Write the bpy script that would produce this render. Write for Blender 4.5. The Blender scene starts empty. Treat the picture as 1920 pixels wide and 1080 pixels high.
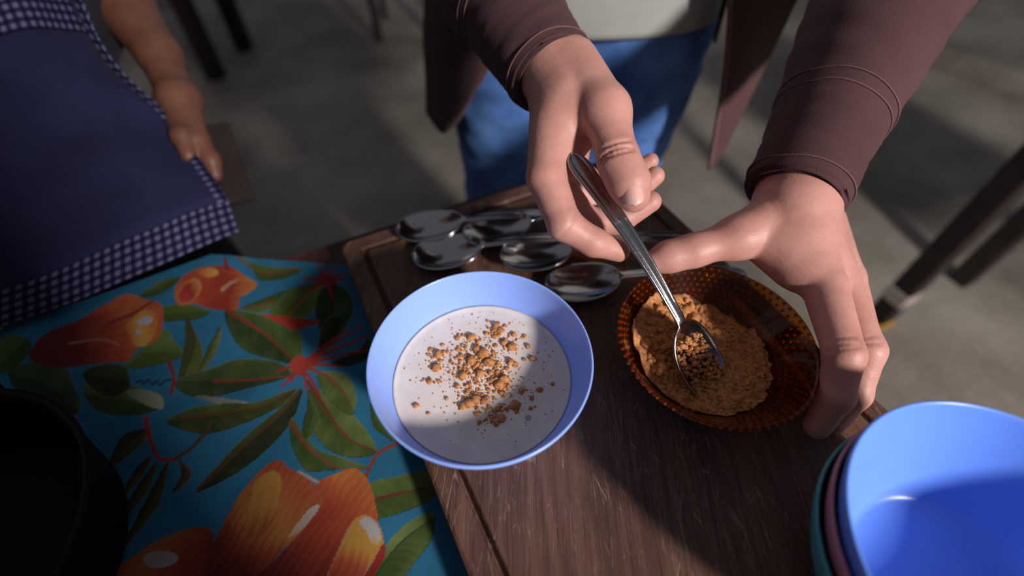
import bpy, bmesh, math, random
import numpy as np
from mathutils import Vector, Matrix, noise as mnoise

# ------------------------------------------------------------------ camera, world, light
S = bpy.context.scene
COL = S.collection
F_PX = 900.0                       # focal length in pixels of a 1920x1080 frame
PITCH = math.radians(50.1)         # camera looks down by this much
BOARD_Z = 0.80                     # top of the chopping board
TABLE_Z = 0.772                    # top of the table
CAM_Z = 1.14
CP, SP = math.cos(PITCH), math.sin(PITCH)

cam_data = bpy.data.cameras.new('camera')
cam = bpy.data.objects.new('camera', cam_data)
COL.objects.link(cam)
cam.location = (0, 0, CAM_Z)
cam.rotation_euler = (math.pi / 2 - PITCH, 0, 0)
cam_data.sensor_width = 36.0
cam_data.lens = 36.0 * F_PX / 1920.0
cam_data.clip_start = 0.01
cam_data.dof.use_dof = True
cam_data.dof.focus_distance = 0.340
cam_data.dof.aperture_fstop = 2.1
S.camera = cam

world = bpy.data.worlds.new('world')
S.world = world
world.use_nodes = True
wb = world.node_tree.nodes['Background']
wb.inputs[0].default_value = (0.80, 0.86, 1.0, 1)
wb.inputs[1].default_value = 0.165

# daylight from a small high window behind and to the right of the camera
SUN_TO = Vector((-0.585, 0.66, -0.46)).normalized()
L_DIST = 3.2
ld = bpy.data.lights.new('window_daylight', 'AREA')
ld.shape = 'RECTANGLE'
ld.size = 0.24
ld.size_y = 0.34
ld.energy = 145
ld.color = (1.0, 0.965, 0.93)
lo = bpy.data.objects.new('window_daylight', ld)
COL.objects.link(lo)
lo.location = Vector((0.05, 0.20, 0.85)) - SUN_TO * L_DIST
lo.rotation_euler = SUN_TO.to_track_quat('-Z', 'Y').to_euler()

S.view_settings.view_transform = 'Standard'
S.view_settings.look = 'None'
S.view_settings.exposure = 0.0
S.view_settings.gamma = 1.0
S.view_settings.use_curve_mapping = False

# ------------------------------------------------------------------ pixel helpers
def ray(px, py):
    x = (px - 960) / F_PX
    y = -(py - 540) / F_PX
    return np.array([x, CP + y * SP, -SP + y * CP])
ORG = np.array([0, 0, CAM_Z])
def at_z(px, py, z):
    r = ray(px, py); return ORG + r * ((z - CAM_Z) / r[2])
def at_y(px, py, Y):
    r = ray(px, py); return ORG + r * (Y / r[1])
def at_d(px, py, d):
    return ORG + ray(px, py) * d
def project(P):
    P = np.atleast_2d(P) - ORG
    f = P[:, 1] * CP - P[:, 2] * SP
    u = P[:, 1] * SP + P[:, 2] * CP
    return 960 + F_PX * P[:, 0] / f, 540 - F_PX * u / f

# ------------------------------------------------------------------ object helpers
def tag(o, label=None, cat=None, group=None, kind=None):
    if label: o['label'] = label
    if cat: o['category'] = cat
    if group: o['group'] = group
    if kind: o['kind'] = kind
    return o

def empty(name, loc, label, cat, group=None):
    o = bpy.data.objects.new(name, None)
    COL.objects.link(o)
    o.location = loc
    o.empty_display_size = 0.05
    tag(o, label, cat, group)
    bpy.context.view_layer.update()
    return o

def link(name, me, mat=None, parent=None, smooth=True):
    o = bpy.data.objects.new(name, me)
    COL.objects.link(o)
    if mat: me.materials.append(mat)
    if smooth:
        me.polygons.foreach_set('use_smooth', [True] * len(me.polygons))
    if parent is not None:
        o.parent = parent
        M = Matrix.Translation(parent.location)
        q = parent.parent
        while q is not None:
            M = Matrix.Translation(q.location) @ M
            q = q.parent
        # geometry is given in world space; parents are unrotated
        me.transform(M.inverted())
    return o

def mesh(name, verts, faces):
    me = bpy.data.meshes.new(name)
    me.from_pydata([tuple(map(float, v)) for v in verts], [], [tuple(map(int, f)) for f in faces])
    me.update()
    return me

def bm_mesh(name, bm):
    bmesh.ops.recalc_face_normals(bm, faces=bm.faces)
    me = bpy.data.meshes.new(name)
    bm.to_mesh(me); bm.free()
    return me

def lathe(name, prof, n=96, center=(0, 0, 0)):
    V, Fc = [], []
    m = len(prof)
    for r, z in prof:
        for i in range(n):
            a = 2 * math.pi * i / n
            V.append((center[0] + r * math.cos(a), center[1] + r * math.sin(a), center[2] + z))
    for j in range(m - 1):
        for i in range(n):
            k = (i + 1) % n
            Fc.append((j * n + i, j * n + k, (j + 1) * n + k, (j + 1) * n + i))
    if prof[0][0] < 0.0006:
        pass
    else:
        Fc.append(tuple(range(n))[::-1])
    if prof[-1][0] >= 0.0006:
        Fc.append(tuple((m - 1) * n + i for i in range(n)))
    return mesh(name, V, Fc)

def spline(pts, n, closed=False):
    """Catmull-Rom through the points (any dimension)."""
    P = np.array(pts, float)
    out = []
    m = len(P)
    seg = m if closed else m - 1
    for i in range(seg):
        if closed:
            a, b, c, d = P[(i - 1) % m], P[i], P[(i + 1) % m], P[(i + 2) % m]
        else:
            b, c = P[i], P[i + 1]
            a = P[i - 1] if i > 0 else 2 * b - c
            d = P[i + 2] if i + 2 < m else 2 * c - b
        for t in np.linspace(0, 1, n, endpoint=False):
            out.append(0.5 * (2 * b + (c - a) * t + (2 * a - 5 * b + 4 * c - d) * t * t + (3 * b - 3 * c + d - a) * t ** 3))
    if not closed: out.append(P[-1])
    return np.array(out)

def box(bm, x0, x1, y0, y1, z0, z1, bev=0.0):
    r = bmesh.ops.create_cube(bm, size=1)
    vs = r['verts']
    for v in vs:
        v.co = Vector((x0 + (v.co.x + .5) * (x1 - x0), y0 + (v.co.y + .5) * (y1 - y0), z0 + (v.co.z + .5) * (z1 - z0)))
    if bev:
        es = list({e for v in vs for e in v.link_edges})
        bmesh.ops.bevel(bm, geom=es, offset=bev, segments=2, affect='EDGES', profile=0.5)

def tube(name, path, radii, n=32, cap=True, flat=1.0, side=None, wrinkle=0.0, wscale=30.0, seed=0.0, squash=None):
    """A tube along a path; radii per point."""
    P = np.array(path, float)
    m = len(P)
    T = np.gradient(P, axis=0)
    T /= np.linalg.norm(T, axis=1)[:, None]
    ref = np.array(side if side is not None else (0.2, -1.0, 0.3), float)
    V, Fc = [], []
    for j in range(m):
        t = T[j]
        a = ref - t * (ref @ t); a /= np.linalg.norm(a)
        b = np.cross(t, a)
        for i in range(n):
            an = 2 * math.pi * i / n
            dirv = a * math.cos(an) * flat + b * math.sin(an)
            r = radii[j]
            if wrinkle:
                q = P[j] + dirv * r
                s = P[j] @ t
                w = mnoise.noise(Vector((q[0] * wscale + seed, q[1] * wscale, q[2] * wscale)))
                w2 = mnoise.noise(Vector((j * 0.45 + math.cos(an) * 1.1 + seed, math.sin(an) * 1.1, seed + 3.1)))
                r = r * (1 + wrinkle * (0.5 * w + w2))
            V.append(P[j] + dirv * r)
    for j in range(m - 1):
        for i in range(n):
            k = (i + 1) % n
            Fc.append((j * n + i, j * n + k, (j + 1) * n + k, (j + 1) * n + i))
    if cap:
        Fc.append(tuple(range(n))[::-1])
        Fc.append(tuple((m - 1) * n + i for i in range(n)))
    return mesh(name, V, Fc)

def join_meshes(name, mes):
    V, Fc, off = [], [], 0
    for me in mes:
        n = len(me.vertices)
        co = np.empty(n * 3); me.vertices.foreach_get('co', co)
        V.extend(co.reshape(-1, 3).tolist())
        for p in me.polygons:
            Fc.append(tuple(v + off for v in p.vertices))
        off += n
        bpy.data.meshes.remove(me)
    return mesh(name, V, Fc)

# ------------------------------------------------------------------ smooth solids (signed distance + surface nets)
def smin(a, b, k):
    h = np.clip(0.5 + 0.5 * (b - a) / k, 0, 1)
    return b + (a - b) * h - k * h * (1 - h)

def sdf_mesh(name, groups, h, k_all=0.004, pad=0.012, smooth_iter=0, cuts=()):
    """groups: list of (k, [(a, b, ra, rb), ...]); cones inside one group melt together with k, groups with k_all."""
    allp = np.array([p for _, g in groups for c in g for p in (c[0], c[1])])
    rmax = max(max(c[2], c[3]) for _, g in groups for c in g)
    lo_, hi_ = allp.min(0) - rmax - pad, allp.max(0) + rmax + pad
    n = np.ceil((hi_ - lo_) / h).astype(int) + 1
    ax = [lo_[i] + h * np.arange(n[i]) for i in range(3)]
    F = np.full(n, 0.05, np.float32)
    for gi, (k, g) in enumerate(groups):
        G = np.full(n, 0.05, np.float32)
        for a, b, ra, rb in g:
            a = np.asarray(a, float); b = np.asarray(b, float)
            mg = max(ra, rb) + max(k, k_all) + 3 * h + 0.004
            l = np.maximum(((np.minimum(a, b) - mg - lo_) / h).astype(int), 0)
            u = np.minimum(((np.maximum(a, b) + mg - lo_) / h).astype(int) + 2, n)
            X, Y, Z = np.meshgrid(ax[0][l[0]:u[0]], ax[1][l[1]:u[1]], ax[2][l[2]:u[2]], indexing='ij')
            ba = b - a
            L2 = max(ba @ ba, 1e-12)
            t = np.clip(((X - a[0]) * ba[0] + (Y - a[1]) * ba[1] + (Z - a[2]) * ba[2]) / L2, 0, 1)
            d = np.sqrt((X - a[0] - t * ba[0]) ** 2 + (Y - a[1] - t * ba[1]) ** 2 + (Z - a[2] - t * ba[2]) ** 2) - (ra + (rb - ra) * t)
            sl = (slice(l[0], u[0]), slice(l[1], u[1]), slice(l[2], u[2]))
            G[sl] = smin(G[sl], d.astype(np.float32), k)
        F = smin(F, G, k_all)
    for a, b, r in cuts:                       # shallow creases in the skin
        a = np.asarray(a, float); b = np.asarray(b, float); mg = r + .004
        l = np.maximum(((np.minimum(a, b) - mg - lo_) / h).astype(int), 0)
        u = np.minimum(((np.maximum(a, b) + mg - lo_) / h).astype(int) + 2, n)
        X, Y, Z = np.meshgrid(ax[0][l[0]:u[0]], ax[1][l[1]:u[1]], ax[2][l[2]:u[2]], indexing='ij')
        ba = b - a
        t = np.clip(((X - a[0]) * ba[0] + (Y - a[1]) * ba[1] + (Z - a[2]) * ba[2]) / max(ba @ ba, 1e-12), 0, 1)
        d = np.sqrt((X - a[0] - t * ba[0]) ** 2 + (Y - a[1] - t * ba[1]) ** 2 + (Z - a[2] - t * ba[2]) ** 2) - r
        sl = (slice(l[0], u[0]), slice(l[1], u[1]), slice(l[2], u[2]))
        F[sl] = -smin(-F[sl], d.astype(np.float32), .0009)
    return nets(name, F, lo_, h, smooth_iter)

def nets(name, F, lo_, h, smooth_iter=0):
    sgn = F < 0
    n = np.array(F.shape)
    cnt = np.zeros(n - 1, np.int16)
    acc = np.zeros(tuple(n - 1) + (3,), np.float32)
    def c(i, j, k, A): return A[i:n[0] - 1 + i, j:n[1] - 1 + j, k:n[2] - 1 + k]
    for axis in range(3):
        for p in (0, 1):
            for q in (0, 1):
                o0 = [0, 0, 0]; o1 = [0, 0, 0]
                others = [x for x in range(3) if x != axis]
                o0[others[0]] = o1[others[0]] = p
                o0[others[1]] = o1[others[1]] = q
                o1[axis] = 1
                A, B = c(*o0, F), c(*o1, F)
                m = c(*o0, sgn) != c(*o1, sgn)
                idx = np.nonzero(m)
                t = A[idx] / (A[idx] - B[idx])
                pos = np.zeros((len(t), 3), np.float32)
                pos[:, axis] = t
                pos[:, others[0]] = p; pos[:, others[1]] = q
                acc[idx] += pos
                cnt[idx] += 1
    cells = np.nonzero(cnt > 0)
    V = acc[cells] / cnt[cells][:, None] + np.stack(cells, 1)
    V = V * h + lo_
    index = np.full(n - 1, -1, np.int64)
    index[cells] = np.arange(len(V))
    quads = []
    for axis in range(3):
        o = [x for x in range(3) if x != axis]
        sl0 = [slice(None)] * 3; sl1 = [slice(None)] * 3
        sl0[axis] = slice(0, -1); sl1[axis] = slice(1, None)
        A, B = sgn[tuple(sl0)], sgn[tuple(sl1)]
        e = np.stack(np.nonzero(A != B), 1)
        e = e[(e[:, o[0]] > 0) & (e[:, o[1]] > 0) & (e[:, o[0]] < n[o[0]] - 1) & (e[:, o[1]] < n[o[1]] - 1)]
        inside = sgn[tuple(e.T)]
        def g(d0, d1):
            ee = e.copy(); ee[:, o[0]] -= d0; ee[:, o[1]] -= d1
            return index[tuple(ee.T)]
        q = np.stack([g(1, 1), g(0, 1), g(0, 0), g(1, 0)], 1)
        flip = inside if axis != 1 else ~inside
        q[~flip] = q[~flip][:, ::-1]
        quads.append(q)
    Q = np.concatenate(quads)
    for _ in range(smooth_iter):
        s = np.zeros_like(V); w = np.zeros(len(V))
        for i in range(4):
            a, b = Q[:, i], Q[:, (i + 1) % 4]
            np.add.at(s, a, V[b]); np.add.at(w, a, 1)
            np.add.at(s, b, V[a]); np.add.at(w, b, 1)
        V = 0.5 * V + 0.5 * s / np.maximum(w, 1)[:, None]
    me = bpy.data.meshes.new(name)
    me.vertices.add(len(V)); me.vertices.foreach_set('co', V.astype(np.float32).ravel())
    me.loops.add(len(Q) * 4); me.loops.foreach_set('vertex_index', Q.astype(np.int32).ravel())
    me.polygons.add(len(Q))
    me.polygons.foreach_set('loop_start', np.arange(0, len(Q) * 4, 4, dtype=np.int32))
    me.update(calc_edges=True); me.validate()
    return me

# ------------------------------------------------------------------ materials
def srgb(r, g, b):
    f = lambda c: (c / 255 / 12.92) if c / 255 <= 0.04045 else ((c / 255 + 0.055) / 1.055) ** 2.4
    return (f(r), f(g), f(b), 1)

class Mat:
    def __init__(s, name, color=(.5, .5, .5, 1), rough=.5, metal=0.0, spec=.5, **kw):
        s.m = bpy.data.materials.new(name); s.m.use_nodes = True
        s.nt = s.m.node_tree; s.b = s.nt.nodes['Principled BSDF']
        s.b.inputs['Base Color'].default_value = color
        s.b.inputs['Roughness'].default_value = rough
        s.b.inputs['Metallic'].default_value = metal
        s.b.inputs['Specular IOR Level'].default_value = spec
        for k, v in kw.items(): s.b.inputs[k.replace('_', ' ')].default_value = v
        s.co = None
    def n(s, t, **kw):
        x = s.nt.nodes.new(t)
        for k, v in kw.items(): setattr(x, k, v)
        return x
    def l(s, a, b): s.nt.links.new(a, b)
    def coords(s, scale=(1, 1, 1), rot=(0, 0, 0), kind='Object'):
        tc = s.n('ShaderNodeTexCoord'); mp = s.n('ShaderNodeMapping')
        mp.inputs['Scale'].default_value = scale; mp.inputs['Rotation'].default_value = rot
        s.l(tc.outputs[kind], mp.inputs['Vector'])
        return mp.outputs['Vector']
    def noise(s, scale, detail=4, rough=.55, vec=None, dist=0):
        x = s.n('ShaderNodeTexNoise'); x.inputs['Scale'].default_value = scale
        x.inputs['Detail'].default_value = detail; x.inputs['Roughness'].default_value = rough
        x.inputs['Distortion'].default_value = dist
        s.l(vec if vec else s.coords(), x.inputs['Vector'])
        return x.outputs['Fac']
    def ramp(s, fac, stops):
        r = s.n('ShaderNodeValToRGB')
        e = r.color_ramp.elements
        while len(e) < len(stops): e.new(0.5)
        for i, (p, c) in enumerate(stops):
            e[i].position = p; e[i].color = c if len(c) == 4 else (*c, 1)
        s.l(fac, r.inputs['Fac'])
        return r.outputs['Color']
    def mix(s, fac, a, b, mode='MIX'):
        x = s.n('ShaderNodeMix', data_type='RGBA', blend_type=mode)
        if isinstance(fac, (int, float)): x.inputs[0].default_value = fac
        else: s.l(fac, x.inputs[0])
        for sock, v in ((x.inputs[6], a), (x.inputs[7], b)):
            if isinstance(v, tuple): sock.default_value = v
            else: s.l(v, sock)
        return x.outputs[2]
    def math(s, op, a, b=None):
        x = s.n('ShaderNodeMath', operation=op)
        for i, v in enumerate((a, b)):
            if v is None: continue
            if isinstance(v, (int, float)): x.inputs[i].default_value = v
            else: s.l(v, x.inputs[i])
        return x.outputs[0]
    def color(s, c): s.l(c, s.b.inputs['Base Color'])
    def bump(s, h, strength=.3, dist=.001):
        x = s.n('ShaderNodeBump'); x.inputs['Strength'].default_value = strength
        x.inputs['Distance'].default_value = dist
        s.l(h, x.inputs['Height']); s.l(x.outputs['Normal'], s.b.inputs['Normal'])

def skin_mat(name, c0, c1, c2):
    m = Mat(name, rough=.48, spec=.4)
    m.b.inputs['Subsurface Weight'].default_value = .12
    m.b.inputs['Subsurface Radius'].default_value = (.6, .25, .15)
    m.b.inputs['Subsurface Scale'].default_value = .006
    f = m.noise(40, 5, .6)
    m.color(m.ramp(f, [(.25, c0), (.5, c1), (.75, c2)]))
    a = m.noise(900, 3, .6)
    b = m.noise(120, 4, .65, m.coords((1, 1, 3)))
    m.bump(m.math('ADD', m.math('MULTIPLY', a, .35), b), .35, .0009)
    return m.m
M_skin = skin_mat('skin', srgb(180, 124, 112), srgb(194, 138, 126), srgb(202, 148, 136))
M_skin2 = skin_mat('skin_brown', srgb(88, 54, 42), srgb(102, 64, 51), srgb(110, 70, 57))
M_nail = Mat('fingernail', srgb(216, 168, 156), rough=.3).m

def plastic(name, c, sss=.04):
    m = Mat(name, c, rough=.28, spec=.5)
    m.b.inputs['Subsurface Weight'].default_value = sss
    m.b.inputs['Subsurface Radius'].default_value = (.5, .7, 1.0)
    m.b.inputs['Subsurface Scale'].default_value = .004
    n1 = m.noise(300, 2)
    m.bump(n1, .04, .0005)
    return m.m
M_blue = plastic('blue_plastic', srgb(146, 176, 252))
M_blue2 = plastic('deep_blue_plastic', srgb(112, 154, 246))
M_pink = plastic('pink_plastic', srgb(196, 128, 150))
M_teal = plastic('teal_plastic', srgb(70, 150, 164))

def cloth_mat(name, c0, c1, wscale=900, rough=.9, big=8):
    m = Mat(name, rough=rough, spec=.15)
    f = m.noise(big, 5, .6)
    m.color(m.ramp(f, [(.3, c0), (.7, c1)]))
    w = m.noise(wscale, 2, .5)
    m.bump(w, .5, .0006)
    m.b.inputs['Sheen Weight'].default_value = .04
    return m.m
M_jacket = cloth_mat('maroon_fleece', srgb(72, 48, 50), srgb(86, 58, 59))
M_seam = cloth_mat('maroon_seam', srgb(100, 72, 72), srgb(112, 82, 80))
M_shirt = cloth_mat('grey_shirt', srgb(146, 147, 142), srgb(162, 162, 156))
M_jeans = cloth_mat('blue_denim', srgb(60, 92, 154), srgb(98, 138, 200), 1400, big=18)
M_dress = cloth_mat('dark_dress', srgb(24, 22, 26), srgb(34, 32, 36))

def metal_mat():
    m = Mat('steel', srgb(176, 172, 172), rough=.18, metal=1.0)
    f = m.noise(500, 3, .6, m.coords((1, 8, 1)))
    m.l(m.ramp(f, [(.3, (.10,) * 3), (.8, (.24,) * 3)]), m.b.inputs['Roughness'])
    return m.m
M_steel = metal_mat()

def wood(name, cols, rot, grain=1.0, scratches=0.0, rough=.55):
    m = Mat(name, rough=rough, spec=.35)
    v = m.coords((60 * grain, 4.5 * grain, 30 * grain), (0, 0, rot))
    f1 = m.noise(1.0, 6, .62, v, 1.2)
    v2 = m.coords((420 * grain, 16 * grain, 60 * grain), (0, 0, rot))
    f2 = m.noise(1.0, 3, .6, v2)
    f = m.math('ADD', m.math('MULTIPLY', f1, .65), m.math('MULTIPLY', f2, .35))
    c = m.ramp(f, [(.30, cols[0]), (.48, cols[1]), (.66, cols[2])])
    h = f2
    if scratches:
        tot = None
        for i, (ra, sc, th) in enumerate(((0.35, 1.0, .022), (-.55, 1.1, .02), (1.2, .9, .02), (-.15, 1.3, .02), (.8, 1.5, .016), (2.2, 1.2, .018), (-1.1, 1.6, .016))):
            # knife marks: thin stretched cells
            vo = m.n('ShaderNodeTexVoronoi', feature='DISTANCE_TO_EDGE')
            vo.inputs['Scale'].default_value = 1.0
            nz = m.n('ShaderNodeTexNoise'); nz.inputs['Scale'].default_value = 18
            vv = m.coords((150 * sc, 9 * sc, 20), (0, 0, rot + ra))
            m.l(vv, vo.inputs['Vector'])
            line = m.ramp(vo.outputs['Distance'], [(0, (1, 1, 1)), (th * .7, (0, 0, 0))])
            mask = m.noise(34 + 9 * i, 3, .6, m.coords((1, 1, 1), (0, 0, i * 1.7)))
            mk = m.ramp(mask, [(.50, (0, 0, 0)), (.62, (1, 1, 1))])
            ln = m.mix(1.0, line, mk, 'MULTIPLY')
            tot = ln if tot is None else m.mix(1.0, tot, ln, 'ADD')
        c = m.mix(m.math('MULTIPLY', tot, scratches), c, srgb(158, 132, 114))
        stain = m.ramp(m.noise(11, 4, .6), [(.42, (0, 0, 0)), (.7, (1, 1, 1))])
        c = m.mix(m.math('MULTIPLY', stain, .35), c, cols[0])
        h = m.math('SUBTRACT', f2, m.math('MULTIPLY', tot, .6))
    m.color(c)
    m.bump(h, .35, .0012)
    return m.m
BOARD_ROT = -(math.pi / 2 - 2.04) * -1
M_board = wood('chopping_board_wood', (srgb(60, 39, 31), srgb(88, 58, 46), srgb(114, 80, 65)), -(2.04 - math.pi / 2), 1.0, .65)
M_table = wood('red_brown_table_wood', (srgb(44, 22, 18), srgb(66, 36, 28), srgb(86, 50, 40)), -(2.04 - math.pi / 2 + math.pi / 2), .8)
M_dark = wood('dark_wood', (srgb(26, 20, 18), srgb(40, 30, 28), srgb(52, 40, 36)), 0.0, .5)
M_slat = wood('brown_slat_wood', (srgb(22, 13, 11), srgb(31, 19, 16), srgb(40, 25, 21)), 0.0, .6, rough=.85)

def floor_mat():
    m = Mat('concrete_floor', rough=.75, spec=.3)
    f = m.noise(1.7, 6, .6)
    g = m.noise(40, 4, .6)
    ff = m.math('ADD', m.math('MULTIPLY', f, .8), m.math('MULTIPLY', g, .2))
    m.color(m.ramp(ff, [(.36, srgb(96, 87, 78)), (.5, srgb(126, 116, 105)), (.66, srgb(150, 140, 131))]))
    m.bump(g, .3, .004)
    return m.m
M_floor = floor_mat()
M_wall = cloth_mat('plaster', srgb(196, 192, 184), srgb(212, 206, 198), 60)
M_black = Mat('black_enamel', srgb(10, 10, 12), rough=.5, spec=.12).m
M_white_band = Mat('cream_paint', srgb(176, 160, 150), rough=.6).m
M_yellow = Mat('yellow_rubber', srgb(190, 140, 40), rough=.6).m

# ------------------------------------------------------------------ structure: floor, step, table
U = np.array([math.cos(2.04), math.sin(2.04), 0])       # along the board (away from the camera)
N = np.array([U[1], -U[0], 0])                           # across the board, to the right
def bp(ac, al, z): return N * ac + U * al + np.array([0, 0, z])

bm = bmesh.new(); box(bm, -4, 4, -3.2, 4.6, -0.1, 0.0)
tag(link('floor', bm_mesh('floor', bm), M_floor, smooth=False), 'worn grey concrete floor under the table', kind='structure')

# unseen wall added behind the camera to shade the cloth's left side and apron
bm = bmesh.new(); box(bm, -2.2, 0.41, -.60, -.45, 0, 1.75, .004)
tag(link('shade_wall', bm_mesh('shade_wall', bm), M_wall, smooth=False), 'unseen pale plastered partition added behind the camera to shade cloth and apron', kind='structure')

# raised concrete slab towards the far right
bm = bmesh.new()
box(bm, 0, 3.0, 0, 2.0, 0.0, 0.09, .006)
st = tag(link('floor_step', bm_mesh('floor_step', bm), M_floor, smooth=False), 'low raised concrete slab beside the far floor', kind='structure')
st.location = (2.02, 2.50, 0); st.rotation_euler = (0, 0, math.atan2(2.117 - 2.436, 2.382 - 2.274) + 0.35)

# ---- table
tb = empty('table', (0.0, 0.1, 0), 'red-brown wooden table under the flowered cloth and the chopping board', 'table')
def slab(name, a0, a1, l0, l1, z0, z1, mat, parent, bev=.003):
    bm = bmesh.new(); box(bm, a0, a1, l0, l1, z0, z1, bev)
    me = bm_mesh(name, bm)
    R = Matrix(((N[0], U[0], 0, 0), (N[1], U[1], 0, 0), (0, 0, 1, 0), (0, 0, 0, 1)))
    me.transform(R)
    return link(name, me, mat, parent, smooth=False)
A0, A1, L0, L1 = -0.56, 0.318, -0.75, 0.420
for i in range(6):
    w = (L1 - L0) / 6
    slab('tabletop_plank', A0, A1, L0 + i * w + .0007, L0 + (i + 1) * w - .0007, TABLE_Z - .028, TABLE_Z, M_table, tb, .0015)
for a in (A0 + .05, A1 - .10):
    for l in (L0 + .05, L1 - .10):
        slab('leg', a, a + .05, l, l + .05, 0, TABLE_Z - .028, M_table, tb)
slab('rail', A0 + .06, A1 - .06, L1 - .09, L1 - .07, TABLE_Z - .11, TABLE_Z - .028, M_table, tb)
slab('rail', A0 + .06, A1 - .06, L0 + .07, L0 + .09, TABLE_Z - .11, TABLE_Z - .028, M_table, tb)

# ---- chopping board with a juice groove
BW, BL0, BL1 = 0.330, -0.16, 0.384
def rrect(ins, rad, n=7):
    x0, x1, y0, y1 = ins, BW - ins, BL0 + ins, BL1 - ins
    r = max(rad - ins, .002); out = []
    for cx, cy, a0 in ((x1 - r, y1 - r, 0), (x0 + r, y1 - r, 90), (x0 + r, y0 + r, 180), (x1 - r, y0 + r, 270)):
        for i in range(n):
            a = math.radians(a0 + 90 * i / (n - 1))
            out.append((cx + r * math.cos(a), cy + r * math.sin(a)))
    return out
rings = [(.004, -.0275), (.0, -.024), (.0, -.003), (.0008, -.0012), (.0028, 0), (.0165, 0), (.0175, -.001), (.0185, -.0042), (.0200, -.0055), (.0215, -.0042), (.0225, -.001), (.0235, 0), (.05, 0)]
V, Fc = [], []
for ins, z in rings:
    for x, y in rrect(ins, .012):
        V.append(bp(x, y, BOARD_Z + z))
m = len(rrect(0, .012))
for j in range(len(rings) - 1):
    for i in range(m):
        k = (i + 1) % m
        Fc.append((j * m + i, j * m + k, (j + 1) * m + k, (j + 1) * m + i))
Fc.append(tuple(range(m))[::-1]); Fc.append(tuple((len(rings) - 1) * m + i for i in range(m)))
board = link('chopping_board', mesh('chopping_board', V, Fc), M_board, smooth=False)
tag(board, 'worn brown wooden chopping board with a carved juice groove and knife marks', 'chopping board')

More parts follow.
